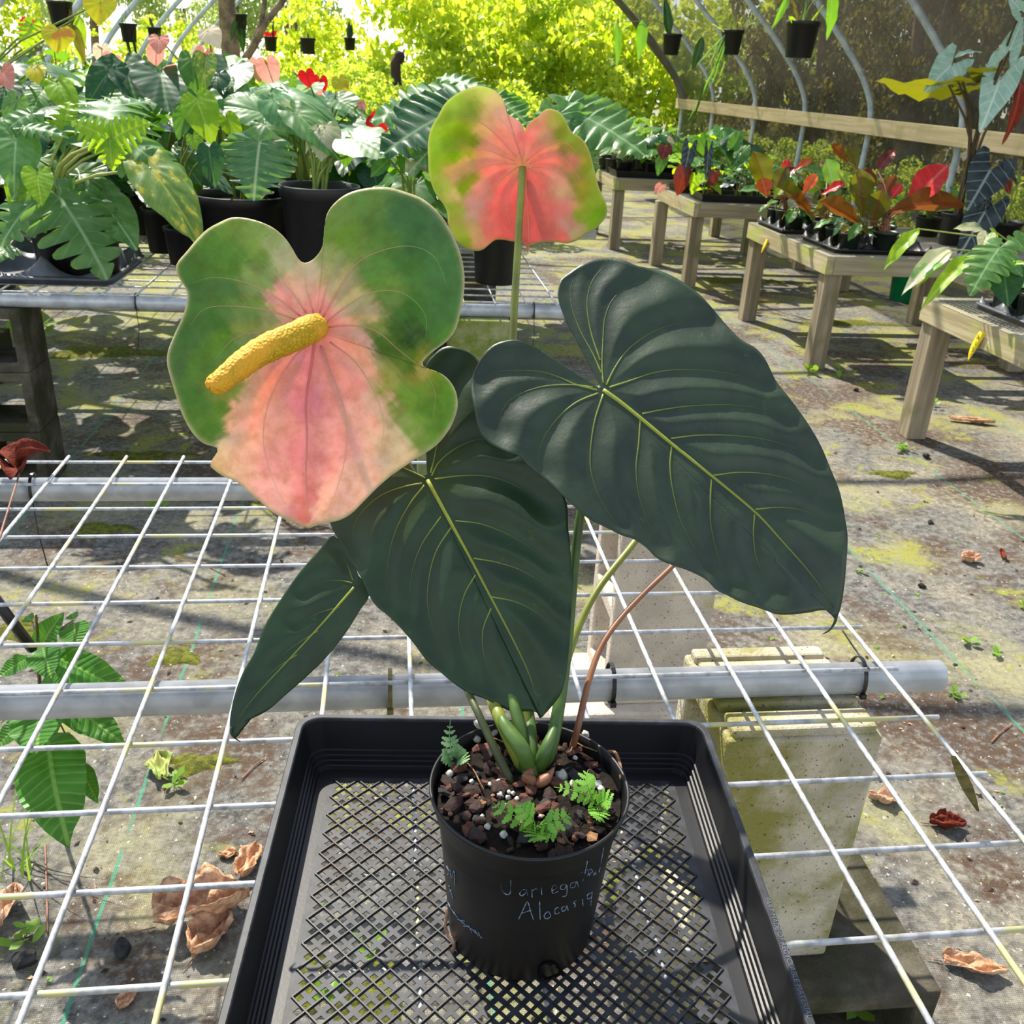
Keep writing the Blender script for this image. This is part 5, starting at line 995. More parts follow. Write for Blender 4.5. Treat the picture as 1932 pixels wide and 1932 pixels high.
# nearest bench: carry tray with variegated philodendrons
ct, pp = carry_tray('grey carry tray with variegated plants on the nearest timber bench', (3.02, 2.66, TB), .52, .46, 3, 3, .07, .06, 0, 'carry')
plant('variegated philodendron with white and green leaves at the near bench corner', 'potted plant', pp[2], [
 ('lance', (1792,470), (1713,515), 2.80, 2.68, 1.15, 'cream'), ('lance', (1838,480), (1748,540), 2.75, 2.6, .75, 'lime'), ('lance', (1790,485), (1730,530), 2.78, 2.7, .7, 'lime'), ('oval', (1855,435), (1812,416), 2.85, 2.85, .9, 'cream'), ('heart', (1862,445), (1850,470), 2.8, 2.75, .9, 'cream'), ('lance', (1868,430), (1890,450), 2.85, 2.8, .9, 'lime'), ('oval', (1735,432), (1671,482), 2.82, 2.75, .55, 'lime')], (.066, .11, 'darkgreenpot'), sr=.004, stem='stem_pale')
plant('philodendron with a fan shaped pale green leaf on the nearest bench', 'potted plant', pp[4], [('lobed', (1885,468), (1835,535), 2.62, 2.5, .75, 'silver'), ('heart', (1893,508), (1905,572), 2.6, 2.5, 1.1, 'deep'), ('heart', (1900,495), (1932,520), 2.6, 2.55, 1, 'silver'), ('heart', (1915,450), (1945,480), 2.65, 2.6, 1, 'silver'), ('lance', (1890,500), (1945,490), 2.6, 2.5, .9, 'lime')], (.066, .11, 'darkgreenpot'), sr=.004, stem='stem_pale')
for k, la in ((0, 'front left'), (1, 'left middle'), (5, 'back middle'), (7, 'right middle')):
    rplant('small philodendron in the %s cell of the nearest carry tray' % la, pp[k], 'heart', 4, .10, .06, .10, ['silver', 'green', 'varieg'], (.066, .10, 'darkgreenpot'), 300+k, group='philodendrons in the nearest carry tray')
# red leaved bench
cta, pa = carry_tray('black carry tray at the near corner of the red plant bench', (2.98, 4.30, TB), .52, .46, 3, 3, .066, .055, 0, 'tray')
ctb, pb = carry_tray('mossy rimmed black carry tray at the far corner of the red plant bench', (2.93, 4.90, TB), .50, .42, 3, 3, .062, .055, 0, 'tray')
gA = 'red leaved philodendrons on the timber bench'
plant('red and bronze philodendron with one large scarlet leaf', 'potted plant', (pa[3][0]+.02, pa[3][1], pa[3][2]), [
 ('paddle', (1630,426), (1558,371), 4.12, 4.1, 1.40, 'bronze'), ('paddle', (1646,426), (1664,358), 4.12, 4.1, 1.75, 'olive'), ('paddle', (1628,410), (1621,318), 4.2, 4.2, 1.40, 'olive'), ('paddle', (1672,404), (1828,345), 4.12, 4.05, 1.12, 'bronze'), ('paddle', (1708,398), (1783,305), 4.22, 4.15, 1.54, 'red'),
 ('paddle', (1682,376), (1700,346), 4.2, 4.2, 1.68, 'red'), ('paddle', (1660,352), (1627,322), 4.25, 4.25, 1.68, 'maroon'), ('oval', (1656,322), (1690,275), 4.3, 4.3, .9, 'maroon'), ('paddle', (1616,316), (1607,276), 4.3, 4.3, 1.82, 'olive'), ('paddle', (1598,306), (1573,270), 4.3, 4.3, 1.68, 'bronze'), ('paddle', (1609,364), (1580,320), 4.2, 4.2, 1.12, 'mottle'), ('paddle', (1690,400), (1770,372), 4.15, 4.1, 1.12, 'bronze'), ('oval', (1625,420), (1600,450), 4.05, 4.0, .8, 'green'), ('paddle', (1660,390), (1690,330), 4.3, 4.3, 1.40, 'bronze')], (.062, .10, 'darkgreenpot'), 'pet_red', sr=.006, group=gA)
plant('bronze philodendron with red and orange new leaves beside the scarlet leaved one', 'potted plant', pa[2], [
 ('paddle', (1527,390), (1477,345), 4.45, 4.4, 1.68, 'olive'), ('paddle', (1547,410), (1560,371), 4.4, 4.4, 1.68, 'olive'), ('paddle', (1514,368), (1541,328), 4.5, 4.5, 1.40, 'orange'), ('paddle', (1551,367), (1596,340), 4.45, 4.4, 1.26, 'red'), ('paddle', (1535,410), (1500,365), 4.4, 4.35, 1.68, 'bronze'), ('oval', (1560,390), (1585,350), 4.5, 4.5, .9, 'silver'), ('paddle', (1498,322), (1532,300), 4.7, 4.7, 1.26, 'orange'), ('oval', (1560,330), (1530,312), 4.7, 4.65, 1.2, 'silver'), ('paddle', (1575,360), (1560,300), 4.6, 4.6, 1.68, 'silver')], (.062, .10, 'darkgreenpot'), 'pet_red', sr=.005, group=gA)
plant('dark philodendron with one bright orange leaf at the far end of the red bench', 'potted plant', pb[1], [
 ('paddle', (1449,368), (1427,284), 4.8, 4.8, 1.54, 'olive'), ('paddle', (1446,370), (1441,335), 4.75, 4.75, 2.52, 'orange'), ('paddle', (1462,362), (1483,312), 4.8, 4.8, 1.68, 'olive'), ('oval', (1480,325), (1487,298), 4.9, 4.9, 1.2, 'red'), ('paddle', (1470,345), (1500,312), 4.85, 4.85, 1.40, 'maroon'), ('oval', (1440,360), (1405,345), 4.8, 4.75, .7, 'silver'), ('paddle', (1460,375), (1475,350), 4.75, 4.75, 1.68, 'lime')], (.06, .10, 'darkgreenpot'), 'pet_red', sr=.005, group=gA)
for k, (px, la) in enumerate(((pa[0], 'near left'), (pa[1], 'left middle'), (pa[5], 'far middle'), (pa[8], 'far right'), (pb[0], 'near left'), (pb[3], 'centre front'), (pb[4], 'centre'), (pb[7], 'right'), (pb[2], 'far left'))):
    rplant('low green philodendron in the %s cell of the %s black carry tray' % (la, 'near' if k < 4 else 'far'), px, 'oval', 6, .07, .06, .10, ['silver', 'green', 'deep', 'olive'], (.058, .09, 'darkgreenpot'), 330+k, group='low plants in the black carry trays', wr=(.8, 1.0))
# bushy light green plants at the back of that bench
for k, (x, y, la) in enumerate(((3.35, 4.95, 'left'), (3.6, 4.8, 'middle'), (3.8, 5.0, 'right'))):
    rplant('light green bushy plant behind the red leaves, %s of three' % la, (x, y, TB), 'oval', 14, .17, .10, .10, ['lime', 'green', 'silver'], (.075, .11), 360+k, group='bushy plants behind the red leaves', upright=.5)
# tall silver alocasia
ca = on_table(1795, 462); ca = (ca[0], ca[1], TB)
yA = ca[1]
plant('tall alocasia with big silvery arrow leaves in a black pot', 'potted plant', ca, [
 ('arrow', (1795,122), (1748,170), yA-.02, yA-.1, 1.25, 'alosilver', (-.3,-.9,.35)), ('arrow', (1790,160), (1660,174), yA-.02, yA-.15, .8, 'alounder', (0,-.5,-.9)), ('arrow', (1818,170), (1868,166), yA+.05, yA, .9, 'alounder', (0,-.5,-.9)), ('arrow', (1888,148), (1852,245), yA-.1, yA-.2, 1.0, 'alosilver', (-.4,-.9,.3)), ('arrow', (1862,140), (1826,134), yA-.05, yA-.1, 1.2, 'alounder', (0,-.6,-.7)),
 ('lance', (1800,110), (1858,77), yA, yA, .7, 'alosilver'), ('arrow', (1905,95), (1932,30), yA-.2, yA-.2, 1, 'alosilver', (-.4,-.9,.3)), ('lance', (1925,150), (1918,280), yA-.1, yA-.12, .8, 'maroon', (0,-1,0)), ('arrow', (1925,20), (1905,-10), yA-.3, yA-.3, 1.2, 'alosilver', (-.4,-.9,.3))], (.085, .17), 'stem_dark', sr=.009)
cb = on_table(1880, 470); cb = (cb[0], cb[1], TB); yB = cb[1]
plant('dark alocasia with black pale-veined leaves beside the silver alocasia', 'potted plant', cb, [
 ('arrow', (1868,322), (1828,392), yB-.1, yB-.2, 1.4, 'aloblack', (-.4,-.9,.4)), ('arrow', (1858,400), (1812,478), yB-.12, yB-.25, 1.0, 'aloblack', (-.4,-.8,.5)), ('arrow', (1860,395), (1872,440), yB-.1, yB-.15, 1.2, 'aloblack', (.1,-.9,.5)), ('arrow', (1900,315), (1930,345), yB-.1, yB-.15, 1.2, 'aloblack', (.2,-.5,.8)), ('arrow', (1895,330), (1905,365), yB, yB-.05, 1.3, 'maroon', (.2,-.5,-.8)), ('heart', (1890,380), (1870,400), yB, yB, 1, 'mottle')], (.10, .15), 'stem_pale', sr=.004)
# seedling bench and farthest bench
def flat(label, c, sx, sy):
    v, f = [], []; m_ = 0
    for a, z in ((-.01, 0), (-.004, .0), (.004, .045), (.010, .046), (.010, .052), (.0, .052), (-.008, .008)):
        ring = [(c[0]+cx*(sx/2+a), c[1]+cy*(sy/2+a), c[2]+z) for cx, cy in ((1, 1), (-1, 1), (-1, -1), (1, -1))]; m_ = 4; v += ring
    for k in range(6): f += [(k*m_+j, k*m_+(j+1) % m_, (k+1)*m_+(j+1) % m_, (k+1)*m_+j) for j in range(m_)]
    f.append((24, 25, 26, 27)); o = mk('plug_tray', v, f, M['black'], smooth=False); origin_to(o, c); tag(o, label, 'tray', 'black plug trays'); return o
flat('long black plug tray at the near edge of the seedling bench', (2.95, 6.25, TB), .62, .30); flat('black plug tray at the far left of the seedling bench', (2.80, 6.75, TB), .36, .30); flat('black plug tray at the left corner of the farthest bench', (2.62, 7.8, TB), .50, .30)
def on(c, h=.009): return (c[0], c[1], TB+h)
gS = 'young alocasias and aroids on the seedling bench'
plant('alocasia with narrow dark pale-veined leaves on the seedling bench', 'potted plant', on((2.76, 6.25)), [('arrow', (1300,285), (1291,335), 6.15, 6.1, .9, 'aloblack', (0,-1,.3)), ('arrow', (1336,290), (1333,345), 6.15, 6.1, .5, 'aloblack', (0,-1,.3)), ('heart', (1290,325), (1281,370), 6.1, 6.08, .9, 'maroon', (0,-1,.3)), ('heart', (1312,335), (1306,368), 6.1, 6.08, .8, 'lime', (0,-1,.3)), ('heart', (1347,330), (1340,365), 6.1, 6.08, .7, 'maroon', (0,-1,.3)), ('heart', (1322,262), (1335,295), 6.2, 6.15, 1.2, 'green')], None, 'stem_dark', sr=.004, group=gS)
plant('strappy dark green plant on the seedling bench', 'potted plant', on((3.05, 6.27)), [('strap', (1380,320), (1362,270), 6.2, 6.2, 1.5, 'deep'), ('strap', (1382,320), (1398,275), 6.2, 6.2, 1.5, 'deep'), ('strap', (1380,320), (1350,295), 6.2, 6.15, 1.5, 'green'), ('strap', (1384,322), (1408,300), 6.2, 6.15, 1.5, 'deep'), ('heart', (1385,275), (1400,245), 6.3, 6.3, 1.1, 'green'), ('wide', (1395,295), (1412,270), 6.3, 6.3, 1.1, 'silver')], None, 'stem', sr=.003, group=gS)
plant('brown leaved young plant at the left edge of the seedling bench', 'potted plant', on((2.70, 6.70)), [('heart', (1255,278), (1250,300), 6.6, 6.55, 1.3, 'maroon'), ('heart', (1248,350), (1236,365), 6.5, 6.45, 1, 'pink'), ('heart', (1262,262), (1275,270), 6.6, 6.6, 1.2, 'cream_sp'), ('heart', (1250,300), (1240,330), 6.6, 6.55, .8, 'green')], None, 'stem_dark', sr=.004, group=gS)
for k in range(16):
    x = 2.70+(k % 6)*.20+RL.uniform(-.04, .04); y = 6.20+(k//6)*.30+RL.uniform(-.04, .04)
    kd = [('heart', ['green', 'lime']), ('arrow', ['aloblack', 'deep']), ('heart', ['silver', 'green']), ('oval', ['lime', 'green', 'maroon'])][k % 4]
    rplant('young aroid, %s from the left in the %s row of the seedling bench' % (ORD[k % 6], ['near', 'middle', 'far'][k//6]), on((x, y), .009 if k < 6 else .0), kd[0], 8, RL.uniform(.12, .26), .08, RL.uniform(.09, .14), kd[1], (.05, .08) if k >= 6 else None, 400+k, group=gS, upright=.2)
for k in range(12):
    x = 2.42+(k % 5)*.24+RL.uniform(-.04, .04); y = 7.72+(k//5)*.33
    rplant('leafy green plant, %s from the left in the %s row of the farthest bench' % (ORD[k % 5], ['near', 'middle', 'far'][k//5]), on((x, y), .0 if not (2.36 < x < 2.88 and y < 7.9) else .009), ['heart', 'wide', 'oval'][k % 3], 9, RL.uniform(.22, .4), .14, RL.uniform(.15, .22), [['green', 'lime', 'silver'], ['green', 'deep'], ['lime', 'green']][k % 3], (.07, .12), 430+k, group='leafy plants on the farthest bench', upright=.15)
# ------------------------------------------------------------------ hanging baskets, each hung from a hoop
def roof_z(x):
    xs_ = [a for a, _ in HPF][::-1]; zs_ = [b for _, b in HPF][::-1]
    return float(np.interp(x, xs_[2:-2], zs_[2:-2]))
def hanging(label, px, py, wpx, hoop, leaves, mat='black', hr=1.0, stem='stem'):
    y = hoop_y[hoop]; p = Py(px, py, y); d = (p-CAM)@FW; r = wpx*d/F_PX/2; h = 2*r*hr; c = (p[0], y, p[2]-h/2)
    o = empty('hanging_pot', c, label, 'hanging plant', 'hanging pots')
    pot_part(o, c, r, h, mat, r*.75); zt = roof_z(p[0])-.024
    for a in (0, 2.09, 4.19):
        v, f = tube([(c[0]+r*math.cos(a), c[1]+r*math.sin(a), c[2]+h*.97), (c[0], c[1], c[2]+h+r*2.2)], .0012, 4); mk('hanger_wire', v, f, M['tie_black'], o)
    v, f = tube([(c[0], c[1], c[2]+h+r*2.2), (c[0], c[1], zt)], .0014, 4); mk('hanger_wire', v, f, M['tie_black'], o)
    b = np.array(c)+[0, 0, h*.9]
    for kind, p0, p1, w_, mt in leaves:
        B, T = Py(*p0, y-.03), Py(*p1, y-.05); leaf_at(o, kind, B, T, w_, mt, (0, -.9, .3))
        if np.linalg.norm(B-b) > .03: stalk(o, b, B, .003, stem)
    return o
hanging('hanging pot with long crinkled leaves nearest the camera, upper right', 1511, 75, 62, 6, [('lance', (1488,-10), (1462,55), .8, 'green'), ('lance', (1568,-15), (1576,76), 1.1, 'green'), ('strap', (1510,50), (1530,-5), 1.3, 'green'), ('strap', (1525,48), (1560,5), 1.2, 'lime'), ('strap', (1505,45), (1497,-10), 1.3, 'olive'), ('oval', (1500,45), (1490,30), .9, 'lime'), ('oval', (1530,48), (1548,45), .9, 'lime'), ('strap', (1545,-5), (1552,-30), 1, 'green')])
hanging('hanging pot spilling long pale strap leaves', 1380, 80, 42, 5, [('strap', (1372,62), (1318,118), .8, 'silver'), ('strap', (1370,62), (1332,135), .7, 'silver'), ('strap', (1374,64), (1345,165), .6, 'green'), ('strap', (1368,75), (1312,235), .35, 'green'), ('strap', (1378,64), (1368,150), .6, 'green'), ('strap', (1366,60), (1340,40), .9, 'lime'), ('strap', (1388,62), (1376,120), .6, 'silver'), ('lance', (1325,70), (1308,135), 1.1, 'darkstrap'), ('strap', (1330,150), (1312,240), .5, 'darkstrap'), ('strap', (1385,58), (1398,75), 1, 'silver')])
hanging('hanging pot with one upright and two drooping dark leaves', 1267, 84, 36, 4, [('lance', (1262,66), (1258,-10), 1.0, 'darkstrap'), ('lance', (1212,38), (1208,116), 1.2, 'green'), ('lance', (1164,42), (1168,130), .7, 'green')])
hanging('small far hanging pot with red flowers', 511, 83, 25, 3, [('heart', (508,68), (498,60), 1, 'redsp'), ('heart', (514,66), (522,58), 1, 'redsp'), ('lance', (515,76), (515,30), .35, 'darkstrap')])
hanging('small far hanging pot with dark drooping leaves', 581, 87, 28, 2, [('lance', (575,74), (560,85), 1, 'darkstrap'), ('lance', (570,75), (566,110), .5, 'darkstrap'), ('lance', (590,76), (594,112), .4, 'darkstrap'), ('lance', (582,74), (580,60), 1, 'darkstrap')])
hanging('far blue-black hanging pot with one upright dark leaf', 660, 83, 22, 3, [('lance', (660,74), (658,40), 1.4, 'darkstrap'), ('lance', (661,74), (663,44), 1.2, 'darkstrap')])
hanging('dark hanging pot at the top left corner', 115, 28, 46, 5, [('lance', (125,12), (165,100), .6, 'olive'), ('lance', (120,10), (60,-20), .8, 'lime'), ('strap', (118,10), (92,42), .8, 'lime')])
hanging('small dark hanging pot left of the pink flower', 292, 66, 26, 4, [('lance', (290,54), (280,30), 1, 'darkstrap'), ('strap', (296,54), (305,85), 1, 'green')])
hanging('dark hanging pot with drooping leaves above the anthuriums on the left', 243, 62, 32, 5, [('lance', (236,56), (246,112), .5, 'darkstrap'), ('lance', (250,56), (256,115), .4, 'darkstrap'), ('strap', (240,50), (226,20), 1, 'green')])
hanging('hanging pot with a single long dark leaf near the tree trunk', 455, 40, 24, 3, [('lance', (455,30), (456,105), .9, 'darkstrap'), ('lance', (450,30), (432,80), .8, 'darkstrap')])
# ------------------------------------------------------------------ beyond the tunnel: bushes, trees
def leaf_cloud(name, blobs, n_, ls, seed, droop=0.0):
    """one crown: thousands of small real leaves scattered through a set of blobs"""
    r = np.random.RandomState(seed); vol = np.array([b[3]*b[4]*b[5] for b in blobs]); pk = r.choice(len(blobs), n_, p=vol/vol.sum()); B = np.array(blobs)[pk]
    d = r.normal(size=(n_, 3)); d /= np.linalg.norm(d, axis=1)[:, None]; rad = r.uniform(.35, 1, n_)**.5
    P = B[:, :3]+d*rad[:, None]*B[:, 3:6]; a = r.normal(size=(n_, 3)); a[:, 2] -= droop; a /= np.linalg.norm(a, axis=1)[:, None]
    b = np.cross(a, r.normal(size=(n_, 3))); b /= np.linalg.norm(b, axis=1)[:, None]; s = ls*r.uniform(.6, 1.3, n_)[:, None]
    Vv = np.stack([P-a*s*.5, P+b*s*.28, P+a*s*.5, P-b*s*.28], 1).reshape(-1, 3)
    me = bpy.data.meshes.new(name); me.vertices.add(len(Vv)); me.vertices.foreach_set('co', Vv.astype(np.float32).ravel())
    me.loops.add(n_*4); me.loops.foreach_set('vertex_index', np.arange(n_*4)); me.polygons.add(n_); me.polygons.foreach_set('loop_start', np.arange(n_)*4); me.polygons.foreach_set('loop_total', np.full(n_, 4)); me.update(); me.materials.append(None); return me
def blobs(seed, n_, w_, h, z0=0.0, s=.4):
    r = random.Random(seed); o = []
    for _ in range(n_):
        a = r.uniform(0, 6.28); q = w_*math.sqrt(r.random()); z = z0+h*r.uniform(.12, 1.0); k = s*r.uniform(.6, 1.2); o.append((q*math.cos(a), q*math.sin(a), z, k, k, k*.75))
    return o
BUSH = [leaf_cloud('bush_crown', blobs(k, 30, 1.0, 1.9, 0, .30), 2400, .125, k) for k in range(3)]
TREE = [leaf_cloud('tree_crown', blobs(10+k, 34, 2.2, 4.2, 1.6, .75), 7000, .17, 10+k) for k in range(2)]
CONI = [leaf_cloud('drooping_crown', blobs(20+k, 60, .95, 4.8, .0, .36), 15000, .085, 20+k, 1.6) for k in range(2)]
def bush(label, p, sc, mat, me, group, trunk_h=.6, tr=.03, cat='bush', name='bush'):
    o = empty(name, (p[0], p[1], 0), label, cat, group)
    shared('foliage', me, o, trs((p[0], p[1], 0), Euler((0, 0, RL.uniform(0, 6.28))).to_matrix(), sc), mat)
    for k in range(3):
        a = RL.uniform(0, 6.28); v, f = tube(catmull([(p[0]+.03*math.cos(a*2), p[1]+.03*math.sin(a*2), 0), (p[0]+.1*math.cos(a), p[1]+.1*math.sin(a), trunk_h*.5), (p[0]+.35*sc[0]*math.cos(a), p[1]+.35*sc[1]*math.sin(a), trunk_h)], 8), np.linspace(tr, tr*.4, 8), 6); mk('stem', v, f, M['bark'], o)
    return o
gB = 'sunlit bushes beyond the open end'
k = 0
for row, (yy, n_, xa, xb, hs) in enumerate(((14.2, 6, -3.6, 2.9, .62), (16.2, 6, -5.0, 5.6, .80), (18.9, 6, -6.5, 7.5, 1.05))):
    for i in range(n_):
        x = xa+(xb-xa)*i/(n_-1)+RL.uniform(-.3, .3); s = hs*RL.uniform(.85, 1.15)*(1.15 if x > 0.8 else .85)
        bush('bright yellow-green bush, %s from the left in the %s row beyond the tunnel' % (ORD[i], ['near', 'middle', 'far'][row]), (x, yy+RL.uniform(-.4, .4)), (s*1.2, s*1.2, s*1.25), M['bush'] if RL.random() < .7 else M['bush2'], BUSH[k % 3], gB, s*1.2); k += 1
for i, (x, y, s) in enumerate(((1.5, 15.2, 1.35), (3.3, 15.4, 1.45), (4.9, 16.9, 1.4), (2.4, 17.2, 1.7))):
    bush('tall yellow-green flowering bush behind the rear flower, %s from the left' % ORD[i], (x, y), (s*.85, s*.85, s), M['bush'], BUSH[i % 3], gB, s*1.2)
# low sunlit plants inside the left half, beyond the benches
for i in range(10):
    x, y = -2.2+.42*i+RL.uniform(-.15, .15), 7.6+RL.uniform(-.8, 2.8)
    bush('low lime green shrub, %s from the left behind the back bench' % ORD[i], (x, y), (.55, .55, .60), M['bush'] if i % 3 else M['bush2'], BUSH[i % 3], 'low shrubs behind the back bench', .6)
for i in range(6):
    x, y = -12+4.2*i+RL.uniform(-.5, .5), 25+RL.uniform(-2, 5)
    if -.6 < x/y*14 < 1.9: continue
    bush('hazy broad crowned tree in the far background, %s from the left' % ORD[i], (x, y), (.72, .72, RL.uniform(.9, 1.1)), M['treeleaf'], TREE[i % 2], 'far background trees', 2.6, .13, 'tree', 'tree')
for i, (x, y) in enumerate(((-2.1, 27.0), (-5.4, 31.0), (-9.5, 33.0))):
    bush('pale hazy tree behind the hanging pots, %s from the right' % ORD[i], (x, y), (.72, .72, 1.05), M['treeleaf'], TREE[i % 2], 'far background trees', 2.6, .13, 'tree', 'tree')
for i in range(4):
    bush('tall leafy tree outside the left of the tunnel, %s from the near end' % ORD[i], (-4.8-1.0*i, 8.5+3.6*i), (.75, .75, .95), M['bush2'] if i % 2 else M['treeleaf'], TREE[i % 2], 'trees left of the tunnel', 2.4, .10, 'tree', 'tree')
for i in range(8):
    bush('drooping dark conifer behind the shade cloth, %s from the near end' % ORD[i], (6.3+RL.uniform(-.3, .5), 3.6+1.55*i), (.85, .85, RL.uniform(.95, 1.2)), M['conifer'], CONI[i % 2], 'conifers behind the shade cloth', 3, .10, 'tree', 'tree')
for i in range(7):
    bush('drooping dark conifer in the second row behind the shade cloth, %s from the near end' % ORD[i], (8.6+RL.uniform(-.3, .4), 4.4+1.9*i), (1.0, 1.0, RL.uniform(1.1, 1.3)), M['conifer'], CONI[i % 2], 'conifers behind the shade cloth', 3, .10, 'tree', 'tree')
for i in range(7):
    bush('low bush along the foot of the shade cloth, %s from the near end' % ORD[i], (5.2+RL.uniform(-.1, .1), 6.3+1.1*i), (.35, .4, .40), M['bush2'], BUSH[i % 3], 'low bushes at the cloth foot', .4)
# the forked tree trunk left of centre
tk = empty('forked_tree', (Py(436, 140, 11.2)[0], 11.2, 0), 'pale forked tree trunk left of centre behind the plants', 'tree')
def limb(pts, r0, r1, y, nm):
    v, f = tube(catmull([Py(*p, y) if len(p) == 2 else p for p in pts], 14), np.linspace(r0, r1, 14), 10); mk(nm, v, f, M['bark'], tk)
b0 = Py(440, 140, 11.2)
limb([(b0[0], 11.2, 0), (b0[0]-.01, 11.2, .6), (438, 130), (432, 60), (425, -30), (418, -120)], .12, .08, 11.2, 'trunk')
limb([(b0[0]+.02, 11.2, .9), (455, 128), (480, 85), (500, 45), (535, 0), (570, -60)], .05, .03, 11.1, 'branch')
limb([(470, 105), (490, 50), (500, 0), (505, -40)], .035, .02, 11.12, 'branch')
st = Py(752, 118, 9.5); v, f = tube(catmull([(st[0], 9.5, 0), (st[0]+.02, 9.5, .8), Py(746, 130, 9.5), Py(752, 112, 9.5), Py(757, 97, 9.5)], 12), np.array([.05]*9+[.055, .05, .03]), 9)
o = mk('stump', v, f, M['charred']); origin_to(o, (st[0], 9.5, 0)); tag(o, 'short dark dead stump standing among the sunlit bushes', 'stump')
# ------------------------------------------------------------------ small things on the ground
def curled(label, pts_px, L, wd, mat, z=0.0, seed=0, cat='dry leaf', curl=.5, name='dry_leaf', pos=None, rot=None, group='fallen dry leaves', sub=6):
    r = random.Random(seed); p = Pz(*pts_px, z) if pos is None else pos; a = r.uniform(0, 6.28) if rot is None else rot
    nt_, ns_ = 16, 8; v, f = [], []
    for i in range(nt_+1):
        t = i/nt_; w_ = wd*math.sin(math.pi*min(1, t*.92+.06))**.7*(1+.22*math.sin(9*t+seed)+r.uniform(-.12, .12))
        for j in range(-ns_, ns_+1):
            s = j/ns_; x = (t-.5)*L+r.uniform(-.02, .02)*L*abs(s); y = s*w_; zz = r.uniform(-.07, .07)*wd+.22*wd*math.sin(5*s+6*t+seed)+.16*wd*math.sin(11*s-3*t+seed)+curl*w_*s*s*1.1+curl*L*.25*(t-.5)**2*2+.06*wd*math.sin(7*t+3*s+seed)+.05*wd*math.sin(13*t*(1+.3*s)+seed*2)
            v.append((p[0]+x*math.cos(a)-y*math.sin(a), p[1]+x*math.sin(a)+y*math.cos(a), zz))
    zmin = min(q[2] for q in v); v = [(x, y, zz-zmin+z+.0006) for x, y, zz in v]; m_ = 2*ns_+1
    f = [(i*m_+j, i*m_+j+1, (i+1)*m_+j+1, (i+1)*m_+j) for i in range(nt_) for j in range(m_-1)]
    o = empty(name, (p[0], p[1], z), label, cat, group); b = mk('blade', v, f, mat, o); sm = b.modifiers.new('thickness', 'SOLIDIFY'); sm.thickness = .0008
    q = [(p[0]+(x*L)*math.cos(a), p[1]+(x*L)*math.sin(a), z+.002+.004*abs(x)) for x in (-.5, -.62, -.75)]; vv, ff = tube(q, [.0012, .001, .0008], 5); mk('stalk', vv, ff, M['twig'], o)
    return o
curled('large crumpled tan dead leaf on the ground left of the tray', (385, 1730), .155, .052, M['litter'], 0, 2, curl=.75, rot=.25)
curled('small crumpled tan leaf in front of the large dead leaf', (400, 1775), .09, .03, M['litter'], 0, 5, curl=.9, rot=1.0)
curled('brown dead leaf tucked under the left rim of the tray', (470, 1635), .075, .022, M['litter'], 0, 7, curl=.6, rot=1.3)
curled('reddish brown dead leaf at the lower left edge', (5, 1730), .10, .03, M['litter_pale'], 0, 8, curl=.6)
curled('pale green-edged dead leaf on the mat, lower right', (1835, 1830), .10, .020, M['litter'], 0, 9, curl=.5, rot=-.35)
curled('crumpled brown leaf on the mat right of the block', (1785, 1560), .07, .02, M['litter_red'], 0, 10, curl=.9, rot=-.2)
curled('pale crushed leaf on the mat near the block', (1665, 1512), .06, .02, M['litter_pale'], 0, 11, curl=.7)
curled('triangular tan leaf on the mat far right', (1830, 1060), .06, .026, M['litter'], 0, 12, curl=.4, rot=0)
curled('curled red-brown leaf on the mat at the far right', (1890, 1050), .07, .010, M['litter_red'], 0, 13, curl=.8, rot=1.2)
curled('long orange-brown leaf behind the nearest bench leg', (1832, 798), .20, .022, M['litter'], 0, 14, curl=.3, rot=-.3)
curled('brown leaf on the ground between the benches', (1430, 570), .14, .02, M['litter'], 0, 15, curl=.3, rot=-.2)
curled('small red dead leaf on the ground behind the front bench', (62, 740), .09, .03, M['litter_red'], 0, 16, curl=.8)
curled('tan leaf fragment on the mat under the front left wires', (430, 1615), .03, .012, M['litter'], 0, 17, curl=.3)
curled('small brown leaf under the lower left wires', (240, 1890), .035, .012, M['litter'], 0, 18, curl=.4)
# dried red leaf lying on the front wire grid
o = empty('dry_leaf', Pz(35, 905, TOP+.006), 'curled dark red dead leaf resting on the wire grid, far left', 'dry leaf', 'fallen dry leaves')
def fan(c, L, wd, a, tilt, mat, seed):
    nt_, ns_ = 10, 6; v = []
    for i in range(nt_+1):
        t = i/nt_; w_ = wd*math.sin(math.pi*min(1, t*.9+.05))**.6
        for j in range(-ns_, ns_+1):
            s = j/ns_; x, y, zz = t*L, s*w_, abs(s)**2*w_*.9+.25*L*math.sin(t*3)+.05*wd*math.sin(9*t+4*s+seed)
            z2 = zz*math.cos(tilt)+x*math.sin(tilt); x2 = x*math.cos(tilt)-zz*math.sin(tilt)
            v.append((c[0]+x2*math.cos(a)-y*math.sin(a), c[1]+x2*math.sin(a)+y*math.cos(a), c[2]+z2))
    m_ = 2*ns_+1; b = mk('blade', v, [(i*m_+j, i*m_+j+1, (i+1)*m_+j+1, (i+1)*m_+j) for i in range(nt_) for j in range(m_-1)], mat, o); sm = b.modifiers.new('thickness', 'SOLIDIFY'); sm.thickness = .0008
c0 = Pz(38, 890, TOP+.008); fan(c0, .06, .028, .3, .5, M['litter_red'], 1); fan(c0, .055, .026, 2.6, .4, M['litter_red'], 2); fan(c0, .05, .022, -1.5, .1, M['litter_red'], 3)
v, f = tube(catmull([c0, Pz(25, 930, TOP+.01), Pz(8, 985, TOP+.008), Pz(-12, 1050, TOP+.008)], 14), .0016, 6); mk('stalk', v, f, M['twig'], o)
